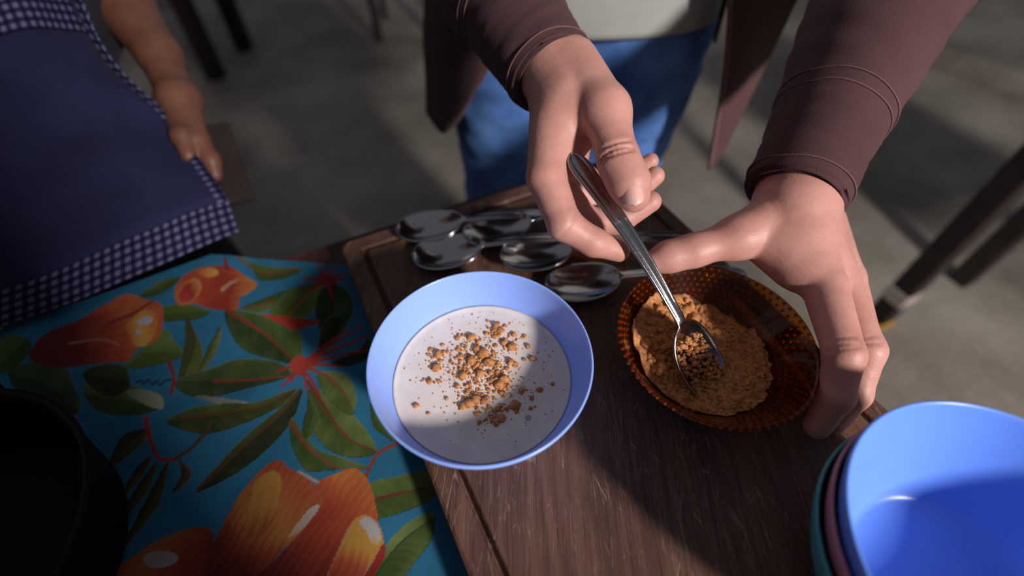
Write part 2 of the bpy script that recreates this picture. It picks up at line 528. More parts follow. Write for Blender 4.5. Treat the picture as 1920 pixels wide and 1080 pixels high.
# ------------------------------------------------------------------ tablecloth with its printed flowers and leaves
TEAL = np.array(srgb(22, 128, 172)[:3])
def paint_cloth(P):
    """Colours of the print at cloth points P; motifs are laid out in photo pixels of the flat cloth."""
    Q = P.copy()
    for _ in range(4):                        # the print repeats over the rest of the cloth
        X, Y = project(Q)
        lowr = Y > 1092
        Q[lowr, 0] -= .045; Q[lowr, 1] += .235
        X, Y = project(Q)
        Q[X < -30, 0] += .27
    X, Y = project(Q)
    n = len(P)
    nz = np.array([mnoise.noise(Vector((p[0] * 55, p[1] * 55, 0))) for p in P[::1]])
    # streaks following the petals
    C = np.tile(TEAL, (n, 1)) * (1 + .10 * nz)[:, None]
    def inside(poly):
        poly = np.asarray(poly)
        lo_, hi_ = poly.min(0), poly.max(0)
        idx = np.nonzero((X >= lo_[0]) & (X <= hi_[0]) & (Y >= lo_[1]) & (Y <= hi_[1]))[0]
        if not len(idx): return idx
        x, y = X[idx], Y[idx]
        c = np.zeros(len(idx), bool)
        for i in range(len(poly)):
            x0, y0 = poly[i]; x1, y1 = poly[i - 1]
            if y0 == y1: continue
            c ^= ((y0 > y) != (y1 > y)) & (x < (x1 - x0) * (y - y0) / (y1 - y0) + x0)
        return idx[c]
    def polydist(pts, idx):
        d = np.full(len(idx), 1e9); t = np.zeros(len(idx)); side = np.zeros(len(idx))
        L = 0
        for a, b in zip(pts[:-1], pts[1:]):
            ab = b - a; l2 = max(ab @ ab, 1e-9)
            tt = np.clip(((X[idx] - a[0]) * ab[0] + (Y[idx] - a[1]) * ab[1]) / l2, 0, 1)
            dd = np.hypot(X[idx] - a[0] - tt * ab[0], Y[idx] - a[1] - tt * ab[1])
            sd = np.sign((X[idx] - a[0]) * ab[1] - (Y[idx] - a[1]) * ab[0])
            m_ = dd < d
            d[m_] = dd[m_]; t[m_] = L + tt[m_] * math.sqrt(l2); side[m_] = sd[m_]
            L += math.sqrt(l2)
        return d, t / max(L, 1e-9), side
    def line(pts, w, col, w1=None):
        pts = spline(pts, 10)
        lo_, hi_ = pts.min(0) - 12, pts.max(0) + 12
        idx = np.nonzero((X >= lo_[0]) & (X <= hi_[0]) & (Y >= lo_[1]) & (Y <= hi_[1]))[0]
        if not len(idx): return
        d, t, _ = polydist(pts, idx)
        ww = w + ((w1 if w1 is not None else w) - w) * t
        a = np.clip((ww - d) / 1.5 + .5, 0, 1)[:, None]
        C[idx] = C[idx] * (1 - a) + np.array(srgb(*col)[:3]) * a
    G1, G2, G3 = (66, 92, 26), (98, 122, 44), (132, 150, 76)
    def leaf(poly, rib, col=G1, col2=G2, ribc=(150, 62, 38), ribw=2.6, edge=(150, 150, 110), veins=True):
        pp = spline(poly, 8, True)
        idx = inside(pp)
        if not len(idx): return
        rr = spline(rib, 10)
        d, t, side = polydist(rr, idx)
        a, b = np.array(srgb(*col)[:3]), np.array(srgb(*col2)[:3])
        f = np.clip(.35 + .3 * side + .5 * nz[idx] + .010 * (d - 12), 0, 1)
        if veins:
            f = np.clip(f + .07 * np.sin(t * 40 + d * .16 * side + 5 * nz[idx]), 0, 1)
        C[idx] = a + (b - a) * f[:, None]
        de, _, _ = polydist(np.vstack([pp, pp[:1]]), idx)
        e = (np.clip(1 - de / 2.2, 0, 1) * .55 * (side > 0))[:, None]
        C[idx] = C[idx] * (1 - e) + np.array(srgb(*edge)[:3]) * e
        e = (np.clip(1 - de / 3.0, 0, 1) * .6 * (side < 0))[:, None]
        C[idx] = C[idx] * (1 - e) + np.array(srgb(24, 36, 22)[:3]) * e
        if ribw: line(rib, ribw, ribc, 1.2)
    def blob(poly, stops, axis, streak=0.0, edge=None):
        """petal: colour stops along axis (p0 -> p1)"""
        pp = spline(poly, 8, True)
        idx = inside(pp)
        if not len(idx): return
        p0, p1 = np.array(axis[0], float), np.array(axis[1], float)
        ax_ = p1 - p0; L = np.linalg.norm(ax_); ax_ /= L
        rx, ry = X[idx] - p0[0], Y[idx] - p0[1]
        t = (rx * ax_[0] + ry * ax_[1]) / L
        s = rx * -ax_[1] + ry * ax_[0]
        t = t + .16 * nz[idx] + streak * (np.sin(s * .42 + 4 * nz[idx]) + .6 * np.sin(s * .83 + 2))
        xs = [q[0] for q in stops]; cs = np.array([srgb(*q[1])[:3] for q in stops])
        C[idx] = np.stack([np.interp(t, xs, cs[:, i]) for i in range(3)], 1)
        if edge:
            de, _, _ = polydist(np.vstack([pp, pp[:1]]), idx)
            e = (np.clip(1 - de / edge[1], 0, 1) * .75)[:, None]
            C[idx] = C[idx] * (1 - e) + np.array(srgb(*edge[0])[:3]) * e
    RED, ORG_, YEL, MAR, WHT = (196, 52, 26), (222, 98, 24), (232, 168, 36), (104, 26, 20), (206, 196, 200)
    # leaves, back to front
    leaf([(262, 555), (300, 530), (340, 522), (320, 545), (290, 558)], [(262, 555), (300, 542), (340, 522)], ribw=0)
    leaf([(310, 580), (350, 572), (395, 585), (372, 600), (340, 603), (310, 604)], [(310, 592), (350, 588), (395, 586)], ribw=0)
    leaf([(440, 478), (470, 500), (490, 527), (540, 522), (566, 505), (520, 502), (480, 495)], [(445, 482), (490, 512), (560, 508)], ribw=1.5)
    leaf([(600, 530), (540, 545), (480, 568), (455, 582), (490, 588), (525, 572), (565, 548)], [(600, 530), (530, 562), (455, 582)], G1, G2)
    leaf([(602, 535), (550, 540), (522, 560), (508, 590), (545, 602), (582, 592), (604, 555)], [(598, 536), (570, 560), (540, 596)], (84, 108, 34), (116, 140, 56), (186, 82, 40))
    leaf([(606, 540), (592, 580), (600, 620), (620, 650), (650, 612), (664, 575), (650, 545), (630, 534)], [(626, 532), (624, 580), (621, 648)], (40, 62, 24), (66, 92, 36), (86, 28, 24), 5)
    leaf([(350, 598), (366, 620), (382, 660), (372, 702), (336, 726), (344, 672), (349, 640)], [(356, 602), (366, 650), (340, 722)], (74, 84, 26), (104, 116, 44), (84, 66, 30))
    leaf([(418, 612), (400, 640), (385, 670), (368, 706), (395, 682), (412, 650)], [(417, 614), (398, 660), (370, 704)], (74, 92, 32), (116, 130, 66), ribw=0)
    leaf([(236, 684), (268, 655), (300, 628), (312, 618), (328, 640), (345, 668), (300, 685), (255, 692)], [(240, 684), (290, 660), (345, 668)], (84, 108, 34), (118, 142, 58), ribw=0)
    leaf([(425, 583), (470, 588), (520, 600), (560, 622), (568, 645), (560, 684), (505, 674), (455, 655), (432, 622)], [(430, 586), (500, 630), (560, 686)], (48, 70, 26), (92, 116, 48), (150, 56, 34), 4)
    leaf([(330, 716), (400, 690), (450, 674), (520, 680), (548, 702), (520, 717), (440, 736), (390, 746), (350, 740)], [(400, 715), (470, 714), (548, 708)], (50, 68, 26), (84, 102, 46), (150, 60, 36), 3)
    blob([(368, 742), (420, 747), (472, 758), (440, 762), (392, 754)], [(0, (120, 124, 122)), (1, (170, 168, 170))], ((368, 745), (470, 758)))
    leaf([(312, 792), (360, 766), (420, 757), (480, 756), (545, 733), (556, 744), (500, 777), (440, 802), (400, 813), (368, 813)], [(340, 786), (440, 772), (500, 760), (556, 730)], (62, 74, 24), (100, 112, 42), (120, 62, 34))
    leaf([(368, 922), (420, 860), (470, 810), (520, 770), (566, 728), (558, 770), (532, 812), (482, 860), (430, 896)], [(372, 918), (450, 845), (530, 775), (564, 735)], (44, 56, 24), (84, 94, 44), (112, 58, 32))
    leaf([(578, 738), (590, 772), (588, 808), (612, 842), (650, 858), (690, 857), (708, 846), (692, 815), (670, 788), (655, 768), (622, 752), (594, 728)], [(578, 718), (604, 756), (650, 820), (706, 847)], (72, 96, 30), (122, 142, 62), (140, 58, 36), 4.4)
    leaf([(597, 700), (640, 700), (664, 724), (671, 755), (660, 782), (630, 764), (604, 732)], [(574, 690), (612, 706), (642, 732), (660, 764)], (84, 108, 36), (132, 150, 76), (160, 72, 44), 4)
    leaf([(544, 795), (550, 840), (570, 880), (592, 886), (640, 882), (692, 880), (650, 862), (602, 846), (572, 818), (552, 786)], [(545, 795), (588, 850), (640, 880), (694, 880)], (66, 92, 30), (108, 130, 54), (156, 66, 40), 3.2)
    leaf([(576, 770), (568, 810), (580, 826), (602, 792), (590, 760), (580, 738)], [(580, 742), (588, 780), (578, 822)], ribw=0)
    leaf([(696, 758), (700, 800), (722, 818), (742, 832), (718, 792)], [(698, 762), (712, 800), (740, 830)], ribw=0)
    leaf([(597, 648), (612, 600), (640, 596), (634, 625), (612, 655)], [(600, 650), (632, 602)], (38, 40, 22), (62, 74, 32), ribw=0)
    leaf([(622, 684), (668, 660), (690, 634), (700, 660), (664, 686)], [(624, 682), (694, 650)], (36, 54, 26), (66, 90, 40), (90, 30, 26))
    leaf([(690, 912), (740, 896), (800, 886), (815, 930), (765, 958), (722, 972), (704, 972)], [(700, 940), (750, 926), (815, 912)], (72, 96, 28), (118, 138, 54), (132, 54, 40), 3.6)
    leaf([(698, 1090), (720, 1030), (760, 985), (810, 960), (812, 1005), (775, 1060), (745, 1092)], [(700, 1086), (750, 1020), (810, 972)], (72, 96, 30), (128, 148, 70), (70, 84, 34))
    leaf([(158, 728), (190, 714), (240, 720), (300, 745), (306, 760), (280, 776), (220, 782), (176, 764)], [(165, 740), (230, 752), (304, 760)], (60, 82, 28), (100, 122, 50), (132, 70, 46), 1.6)
    blob([(238, 736), (270, 732), (304, 744), (304, 768), (268, 758)], [(0, (120, 140, 96)), (1, (178, 180, 148))], ((238, 740), (304, 760)))
    leaf([(16, 702), (60, 680), (120, 688), (142, 722), (152, 772), (110, 782), (58, 762)], [(20, 702), (90, 725), (150, 772)], (46, 66, 34), (80, 100, 56), ribw=0)
    leaf([(160, 700), (200, 684), (238, 690), (244, 730), (206, 745), (172, 726)], [(165, 706), (240, 715)], (42, 58, 26), (70, 88, 38), ribw=0)
    leaf([(0, 640), (40, 632), (62, 650), (30, 690), (-10, 700)], [(0, 690), (50, 640)], ribw=0)
    leaf([(0, 790), (50, 800), (120, 830), (180, 900), (120, 900), (40, 850)], [(0, 795), (180, 895)], ribw=0)
    for a, b, c, w in (((278, 808), (245, 832), (205, 880), 17), ((284, 858), (262, 890), (236, 930), 10), ((296, 868), (270, 920), (222, 985), 11), ((318, 868), (290, 940), (232, 1030), 12), ((338, 862), (352, 890), (326, 926), 10)):
        a, b, c = map(np.array, (a, b, c)); q = c - a; nn = np.array([-q[1], q[0]]) / np.linalg.norm(q)
        leaf([a, b + nn * w, c, b - nn * w], [a, b, c], (56, 66, 26), (92, 98, 40), (120, 52, 34), 1.8)
    # red stems
    line([(745, 832), (712, 850), (694, 878), (686, 900)], 3.2, (172, 66, 40))
    line([(318, 680), (328, 708), (322, 740)], 4.2, (158, 50, 36), 3)
    line([(275, 786), (284, 830), (300, 860), (330, 863)], 5, (176, 54, 42), 4)
    line([(330, 863), (360, 842), (384, 815), (396, 792)], 3, (104, 74, 34), 4.5)
    for e in ((620, 642), (652, 618), (682, 610), (694, 628), (696, 655), (640, 688), (575, 735), (545, 720), (530, 728), (520, 700), (600, 742)):
        line([(562, 690), ((562 + e[0]) / 2 + 3, (690 + e[1]) / 2 - 4), e], 3.6, (178, 44, 34), 1.6)
    for e in ((596, 498), (612, 496), (630, 500), (650, 512), (566, 522), (580, 545), (625, 560), (652, 524)):
        line([(610, 526), e], 4.2, (166, 46, 34), 1.8)
    blob([(548, 678), (566, 668), (580, 684), (572, 704), (556, 706), (546, 692)], [(0, (206, 66, 34)), (1, (170, 40, 34))], ((548, 680), (580, 700)))
    blob([(594, 522), (608, 514), (630, 520), (626, 534), (604, 536)], [(0, (180, 50, 36)), (1, (150, 40, 34))], ((594, 522), (630, 530)))
    # bud and flowers
    blob([(490, 590), (520, 592), (560, 597), (602, 604), (580, 613), (550, 619), (524, 607)], [(0, (196, 74, 30)), (.6, (216, 52, 28)), (1, (170, 40, 30))], ((490, 592), (600, 606)), .02)
    blob([(330, 552), (345, 522), (380, 505), (430, 502), (456, 515), (482, 534), (466, 552), (450, 560), (446, 582), (400, 582), (366, 571), (340, 576)], [(0, (216, 100, 28)), (.3, (196, 64, 22)), (.6, (168, 44, 22)), (.8, (206, 92, 26)), (1, (226, 140, 36))], ((330, 540), (482, 536)), .03)
    blob([(334, 558), (350, 534), (372, 526), (380, 545), (364, 568), (344, 574)], [(0, (206, 60, 26)), (.5, (186, 40, 24)), (1, (224, 146, 50))], ((340, 560), (378, 530)), .03, ((226, 158, 60), 5))
    blob([(372, 512), (400, 505), (412, 516), (392, 524)], [(0, ORG_), (1, YEL)], ((372, 515), (412, 512)))
    line([(418, 545), (432, 533), (444, 527)], 3.5, (206, 150, 110), 2)
    line([(424, 488), (427, 505)], 3, (150, 40, 26), 4)
    blob([(56, 664), (90, 626), (150, 600), (200, 570), (240, 552), (276, 565), (306, 575), (307, 610), (292, 642), (262, 652), (240, 678), (200, 682), (120, 692), (70, 682)], [(0, (120, 36, 28)), (.35, (140, 44, 30)), (.62, (200, 66, 30)), (.85, (226, 110, 28)), (1, (214, 84, 28))], ((56, 660), (306, 600)), .035)
    blob([(238, 612), (262, 590), (286, 584), (298, 600), (294, 622), (276, 648), (256, 650), (246, 632)], [(0, (222, 120, 28)), (.5, (240, 176, 40)), (1, (226, 120, 30))], ((238, 620), (298, 610)), .05)
    blob([(258, 608), (270, 598), (286, 597), (288, 606), (272, 613)], [(0, WHT), (1, WHT)], ((258, 608), (288, 604)))
    blob([(257, 622), (264, 620), (267, 627), (260, 631)], [(0, WHT), (1, WHT)], ((257, 622), (267, 627)))
    line([(205, 606), (250, 590), (290, 566)], 2.4, (150, 36, 26), 2)
    line([(130, 645), (190, 638), (225, 648)], 1.8, (196, 140, 120), 1.5)
    blob([(212, 1088), (270, 1030), (330, 1000), (382, 988), (404, 1010), (394, 1090)], [(0, (214, 84, 30)), (.4, (206, 110, 34)), (.7, (190, 70, 28)), (1, (120, 34, 24))], ((230, 1010), (390, 1080)), .03)
    blob([(272, 1042), (300, 1034), (334, 1040), (330, 1058), (296, 1066), (276, 1060)], [(0, (196, 170, 176)), (1, (206, 180, 180))], ((272, 1042), (334, 1058)), .03)
    blob([(395, 1100), (398, 1040), (420, 985), (450, 930), (482, 890), (520, 864), (546, 880), (590, 908), (607, 930), (596, 960), (562, 1002), (522, 1042), (482, 1100)], [(0, (190, 64, 24)), (.2, (196, 96, 26)), (.45, (206, 120, 28)), (.7, (172, 62, 26)), (1, (122, 34, 24))], ((560, 870), (430, 1080)), .05)
    blob([(480, 905), (510, 885), (530, 900), (520, 950), (490, 1000), (462, 1010), (470, 950)], [(0, (216, 150, 34)), (.6, (206, 128, 30)), (1, (166, 66, 26))], ((510, 885), (475, 1010)), .08)
    blob([(598, 946), (580, 956), (556, 984), (540, 1010), (560, 1000), (582, 978), (598, 962)], [(0, WHT), (.6, (214, 180, 150)), (1, (206, 140, 70))], ((598, 950), (545, 1008)), .10)
    blob([(562, 1002), (600, 952), (607, 930), (598, 905), (640, 886), (668, 880), (692, 905), (706, 950), (706, 978), (660, 985), (640, 1022), (615, 1100), (478, 1100), (522, 1044)], [(0, (226, 132, 30)), (.2, (216, 92, 26)), (.5, (196, 64, 24)), (.8, (152, 40, 24)), (1, (110, 28, 22))], ((670, 885), (540, 1090)), .05)
    line([(596, 905), (580, 896), (562, 886)], 3, (206, 170, 150), 2)
    blob([(665, 976), (690, 968), (714, 990), (719, 1030), (694, 1062), (664, 1100), (612, 1100), (640, 1022)], [(0, (226, 160, 36)), (.45, (230, 158, 34)), (.75, (206, 86, 28)), (1, (176, 56, 26))], ((695, 968), (640, 1095)), .06, ((220, 150, 110), 3))
    blob([(676, 980), (692, 971), (712, 992), (716, 1016), (700, 1022), (690, 1000)], [(0, WHT), (.8, (214, 206, 196)), (1, (230, 180, 60))], ((690, 972), (704, 1022)), .12)
    blob([(719, 1020), (722, 1044), (700, 1082), (690, 1100), (668, 1100), (696, 1062)], [(0, (190, 44, 30)), (1, (160, 36, 28))], ((715, 1020), (680, 1095)), .03)
    # the designer's dark scribble
    line([(258, 720), (266, 715), (272, 722), (280, 714), (288, 724), (296, 717), (303, 724), (312, 716), (322, 714)], 1.6, (22, 26, 40), 1.4)
    g = C @ np.array([.25, .6, .15])
    return (C * .86 + g[:, None] * .14) * .56

def make_cloth():
    h = 0.0010
    # outline on the table (x, y); the right side runs under the chopping board
    c1 = at_z(398, 478, TABLE_Z)[:2]; c2 = at_z(658, 499, TABLE_Z)[:2]
    e = bp(0.02, 0.335, 0)[:2]; b = bp(0.02, -0.60, 0)[:2]
    l2 = at_z(0, 620, TABLE_Z)[:2]
    lf = c1 + (l2 - c1) * 1.5
    poly = np.array([c1, c2, e, b, bp(-0.52, -0.60, 0)[:2], lf])
    xs = np.arange(-0.66, 0.10, h); ys = np.arange(-0.20, 0.36, h)
    GX, GY = np.meshgrid(xs, ys, indexing='ij')
    pts = np.stack([GX.ravel(), GY.ravel()], 1)
    ins = np.zeros(len(pts), bool)
    for i in range(len(poly)):
        x0, y0 = poly[i]; x1, y1 = poly[i - 1]
        if y0 == y1: continue
        ins ^= ((y0 > pts[:, 1]) != (y1 > pts[:, 1])) & (pts[:, 0] < (x1 - x0) * (pts[:, 1] - y0) / (y1 - y0) + x0)
    ins = ins.reshape(GX.shape)
    fm = ins[:-1, :-1] & ins[1:, :-1] & ins[1:, 1:] & ins[:-1, 1:]
    idx = np.full(GX.size, -1)
    ii, jj = np.nonzero(fm)
    ny = len(ys)
    q = np.stack([ii * ny + jj, (ii + 1) * ny + jj, (ii + 1) * ny + jj + 1, ii * ny + jj + 1], 1)
    used = np.unique(q)
    idx[used] = np.arange(len(used))
    q = idx[q]
    P = np.concatenate([pts[used], np.full((len(used), 1), TABLE_Z)], 1)
    C = paint_cloth(P)
    al = P[:, :2] @ U[:2]; ac = P[:, :2] @ N[:2]
    z = .0012 + .0011 * np.sin(P[:, 0] * 31 + P[:, 1] * 17) * np.sin(P[:, 1] * 23 + 1.0) + .0008 * np.sin(P[:, 0] * 70 - P[:, 1] * 44)
    z = np.clip(z, .0004, None) * np.clip((-.004 - ac) / .03, 0, 1) + .0003
    P[:, 2] += z
    me = bpy.data.meshes.new('tablecloth')
    me.vertices.add(len(P)); me.vertices.foreach_set('co', P.astype(np.float32).ravel())
    me.loops.add(len(q) * 4); me.loops.foreach_set('vertex_index', q.astype(np.int32).ravel())
    me.polygons.add(len(q)); me.polygons.foreach_set('loop_start', np.arange(0, len(q) * 4, 4, dtype=np.int32))
    me.update(calc_edges=True)
    at = me.color_attributes.new('print', 'FLOAT_COLOR', 'POINT')
    at.data.foreach_set('color', np.concatenate([np.clip(C, 0, 1), np.ones((len(C), 1))], 1).astype(np.float32).ravel())
    m = Mat('printed_cotton', rough=.85, spec=.2)
    a = m.n('ShaderNodeAttribute', attribute_name='print')
    wv = m.noise(700, 2, .5, m.coords((1, 3, 1), (0, 0, .5)))
    m.color(m.mix(1.0, a.outputs['Color'], m.ramp(wv, [(.3, (.84, .84, .84)), (.7, (1, 1, 1))]), 'MULTIPLY'))
    m.bump(wv, .3, .0006)
    o = link('tablecloth', me, m.m)
    tag(o, 'turquoise cotton tablecloth printed with orange flowers and green leaves', 'tablecloth')
make_cloth()

# ------------------------------------------------------------------ plastic bowls
BOWL = [(0.0005, .0045), (.030, .0045), (.0415, .005), (.0450, .0068), (.0478, .0105), (.0555, .0230), (.0628, .0370), (.0690, .0510), (.0727, .0620), (.0732, .0650), (.0738, .0660), (.0748, .0659), (.0752, .0650), (.0750, .0635), (.0746, .0615), (.0708, .0505), (.0646, .0360), (.0574, .0220), (.0505, .0095), (.0470, .0040), (.0440, .0012), (.0420, 0.0), (.0400, .0), (.0385, .0016), (.0370, .002), (.0005, .002)]
def bowl(name, loc, mat, label, group=None, k=1.0):
    me = lathe(name, [(r * k, z * k) for r, z in BOWL], 128)
    o = link(name, me, mat); o.location = loc
    return tag(o, label, 'bowl', group)
BC = np.array([-0.0211, 0.1712])
bowl('bowl', (BC[0], BC[1], BOARD_Z + .0002), M_blue, 'light blue plastic bowl holding milky porridge')
SC = (0.2342, 0.0425); SK = 1.054; STEP = 0.0145
SZ = BOARD_Z + .0002
G_ = 'stacked plastic bowls'
bowl('bowl', (*SC, SZ + 2 * STEP), M_blue2, 'empty blue plastic bowl, topmost of the stack', G_, SK)
bowl('bowl', (SC[0] + .0004, SC[1], SZ + STEP), M_pink, 'pink plastic bowl in the middle of the stack', G_, SK)
bowl('bowl', (SC[0], SC[1] + .0004, SZ), M_teal, 'teal plastic bowl, lowest of the stack', G_, SK)

# porridge
def porridge():
    m = Mat('porridge', rough=.22, spec=.5)
    f = m.noise(60, 4, .6)
    m.color(m.ramp(f, [(.3, srgb(228, 212, 204)), (.7, srgb(242, 228, 222))]))
    m.b.inputs['Subsurface Weight'].default_value = .12
    m.b.inputs['Subsurface Radius'].default_value = (1, .8, .7)
    m.b.inputs['Subsurface Scale'].default_value = .004
    m.bump(m.noise(220, 4, .6), .12, .0012)
    prof = [(.0005, .0370), (.03, .0370), (.058, .0371), (.0615, .0374), (.0630, .0384), (.0622, .0355), (.0555, .0232), (.0480, .0110), (.044, .0068), (.0005, .0062)]
    o = link('porridge', lathe('porridge', prof, 96), m.m)
    o.location = (BC[0], BC[1], BOARD_Z + .0002)
    tag(o, 'pale milky porridge filling the light blue bowl', 'porridge')
porridge()

def sugar_mat(name, a, b, c):
    m = Mat(name, rough=.8, spec=.3)
    m.color(m.ramp(m.noise(420, 4, .6), [(.3, a), (.5, b), (.75, c)]))
    m.bump(m.noise(1300, 3, .7), .8, .0012)
    return m.m
M_sugar = sugar_mat('brown_sugar', srgb(150, 92, 54), srgb(206, 138, 86), srgb(230, 170, 116))

def crumbs(name, items, mat, seed):
    """items: (x, y, z, r) lumps -> one mesh of rough little lumps"""
    rnd = random.Random(seed)
    base = bmesh.new(); bmesh.ops.create_icosphere(base, subdivisions=2, radius=1)
    bv = np.array([v.co[:] for v in base.verts]); bf = [tuple(v.index for v in f.verts) for f in base.faces]; base.free()
    V, Fc = [], []
    for x, y, z, r in items:
        off = len(V)
        o = Vector((rnd.random() * 50, rnd.random() * 50, 0))
        sx, sy, sz = rnd.uniform(.8, 1.3), rnd.uniform(.8, 1.2), rnd.uniform(.65, .95)
        for p in bv:
            d = 1 + .42 * mnoise.noise(Vector(p) * 1.9 + o)
            V.append((x + p[0] * r * d * sx, y + p[1] * r * d * sy, z + p[2] * r * d * sz))
        Fc.extend(tuple(i + off for i in f) for f in bf)
    return link(name, mesh(name, V, Fc), mat)

def sprinkle():
    rnd = random.Random(4)
    pz = BOARD_Z + .0372
    items = []
    spots = [(905, 680, 34, 26, 80, 1.0), (930, 625, 24, 20, 34, 1.0), (960, 640, 22, 20, 22, .9), (880, 640, 30, 14, 24, .8), (870, 690, 30, 22, 50, .9), (935, 715, 20, 26, 40, 1.1), (895, 740, 26, 20, 40, 1.0), (925, 775, 26, 16, 26, 1.0),
             (815, 665, 14, 10, 12, 1.0), (818, 690, 14, 12, 12, .9), (810, 715, 16, 5, 8, .9), (960, 760, 30, 18, 12, 1.0), (880, 700, 80, 62, 60, .4), (940, 700, 90, 80, 40, .35), (860, 660, 50, 50, 24, .5)]
    for cx, cy, sx, sy, n, k in spots:
        for _ in range(int(n * 1.6)):
            px, py = rnd.gauss(cx, sx * .62), rnd.gauss(cy, sy * .62)
            r = k * rnd.choice((.0005, .0007, .0009, .0012, .0016))
            items.append((px, py, r))
    for _ in range(420):
        items.append((rnd.gauss(905, 62), rnd.gauss(695, 55), rnd.uniform(.0003, .0006)))
    for px, py, r in ((966, 583, .0026), (986, 592, .0014), (1026, 624, .0034), (998, 673, .0026), (880, 757, .0044), (893, 750, .0036), (908, 752, .003), (868, 762, .003), (780, 761, .0021), (803, 775, .0013), (838, 748, .0016), (1012, 731, .0022), (997, 747, .0018), (1036, 720, .0016), (978, 733, .0028), (965, 760, .0036), (930, 792, .0030), (940, 786, .0026), (822, 665, .0034), (840, 660, .0014), (884, 633, .0032), (858, 634, .0018), (930, 612, .0034), (938, 620, .0028), (964, 628, .0026), (945, 642, .0030), (960, 650, .0032), (990, 650, .0020), (946, 712, .0038), (936, 722, .0036), (906, 664, .0042), (895, 655, .0036), (884, 676, .0036), (916, 680, .0034), (868, 705, .0036), (900, 700, .0032), (958, 680, .0034), (966, 684, .0024), (858, 725, .0022), (818, 690, .0034), (806, 716, .0026)):
        items.append((px, py, r))
    out = []
    for px, py, r in items:
        P = at_z(px, py, pz)
        if math.hypot(P[0] - BC[0], P[1] - BC[1]) > .0585: continue
        out.append((P[0], P[1], pz + r * .15, r))
    o = crumbs('sprinkled_sugar', out, M_sugar, 2)
    tag(o, 'crumbly brown sugar sprinkled over the porridge', 'brown sugar', kind='stuff')
    # a bubble in the milk
    P = at_z(990, 783, pz)
    prof = [(.0022, -.0002), (.0021, .0006), (.0016, .0014), (.0008, .0019), (.0004, .0020)]
    o = link('bubble', lathe('bubble', prof, 24, (P[0], P[1], pz)), Mat('milk_bubble', srgb(190, 178, 176), rough=.05).m)
    tag(o, 'small glossy bubble on the porridge surface', 'bubble')
sprinkle()

# ------------------------------------------------------------------ amber glass bowl and its sugar
GC = np.array([0.1475, 0.1955])
def glass_mat():
    m = bpy.data.materials.new('amber_glass'); m.use_nodes = True
    nt = m.node_tree; nt.nodes.clear()
    out = nt.nodes.new('ShaderNodeOutputMaterial')
    tr = nt.nodes.new('ShaderNodeBsdfTransparent'); tr.inputs[0].default_value = (.72, .40, .11, 1)
    gl = nt.nodes.new('ShaderNodeBsdfGlossy'); gl.inputs['Color'].default_value = (1, .9, .75, 1); gl.inputs['Roughness'].default_value = .06
    df = nt.nodes.new('ShaderNodeBsdfPrincipled'); df.inputs['Base Color'].default_value = (.10, .03, .005, 1); df.inputs['Roughness'].default_value = .2
    lw = nt.nodes.new('ShaderNodeLayerWeight'); lw.inputs[0].default_value = .5
    pw = nt.nodes.new('ShaderNodeMath'); pw.operation = 'POWER'; pw.inputs[1].default_value = 4.0
    nt.links.new(lw.outputs['Facing'], pw.inputs[0])
    fr = nt.nodes.new('ShaderNodeMath'); fr.operation = 'MULTIPLY_ADD'; fr.inputs[1].default_value = .45; fr.inputs[2].default_value = .03
    nt.links.new(pw.outputs[0], fr.inputs[0])
    m1 = nt.nodes.new('ShaderNodeMixShader'); m1.inputs[0].default_value = .10
    m2 = nt.nodes.new('ShaderNodeMixShader')
    nt.links.new(tr.outputs[0], m1.inputs[1]); nt.links.new(df.outputs[0], m1.inputs[2])
    nt.links.new(fr.outputs[0], m2.inputs[0]); nt.links.new(m1.outputs[0], m2.inputs[1]); nt.links.new(gl.outputs[0], m2.inputs[2])
    nt.links.new(m2.outputs[0], out.inputs[0])
    return m
M_glass = glass_mat()
M_bead = Mat('amber_bead', srgb(178, 96, 22), rough=.15, Transmission_Weight=.35).m
def glass_bowl():
    root = empty('glass_bowl', (GC[0], GC[1], BOARD_Z), 'amber pressed glass bowl with beaded sides holding brown sugar', 'bowl')
    prof = [(.0005, .0055), (.026, .0055), (.033, .0075), (.0400, .0140), (.0480, .0235), (.0560, .0340), (.0630, .0440), (.0672, .0505), (.0684, .0520), (.0696, .0522), (.0702, .0512), (.0698, .0498), (.0660, .0435), (.0590, .0335), (.0512, .0230), (.0432, .0130), (.0365, .0045), (.0330, .0010), (.030, .0), (.0005, .0)]
    link('glass_body', lathe('glass_body', prof, 128, (GC[0], GC[1], BOARD_Z)), M_glass, root)
    # rows of pressed beads round the outside
    rad = [(.0432, .0130), (.0512, .0230), (.0590, .0335), (.0660, .0435), (.0698, .0498)]
    bm0 = bmesh.new(); bmesh.ops.create_icosphere(bm0, subdivisions=1, radius=1)
    bv = np.array([v.co[:] for v in bm0.verts]); bf = [tuple(v.index for v in f.verts) for f in bm0.faces]; bm0.free()
    V, Fc = [], []
    for row, z in enumerate(np.linspace(.014, .0492, 10)):
        r = np.interp(z, [q[1] for q in rad], [q[0] for q in rad])
        n = 72
        for i in range(n):
            if row < 7 and (i // 6) % 3 == 1 and row % 2: continue
            a = 2 * math.pi * (i + .5 * (row % 2)) / n
            c = np.array([GC[0] + r * math.cos(a), GC[1] + r * math.sin(a), BOARD_Z + z])
            off = len(V); V.extend(c + bv * .00155); Fc.extend(tuple(k + off for k in f) for f in bf)
    b = link('beads', mesh('beads', V, Fc), M_bead, root); b['kind'] = 'stuff'
glass_bowl()
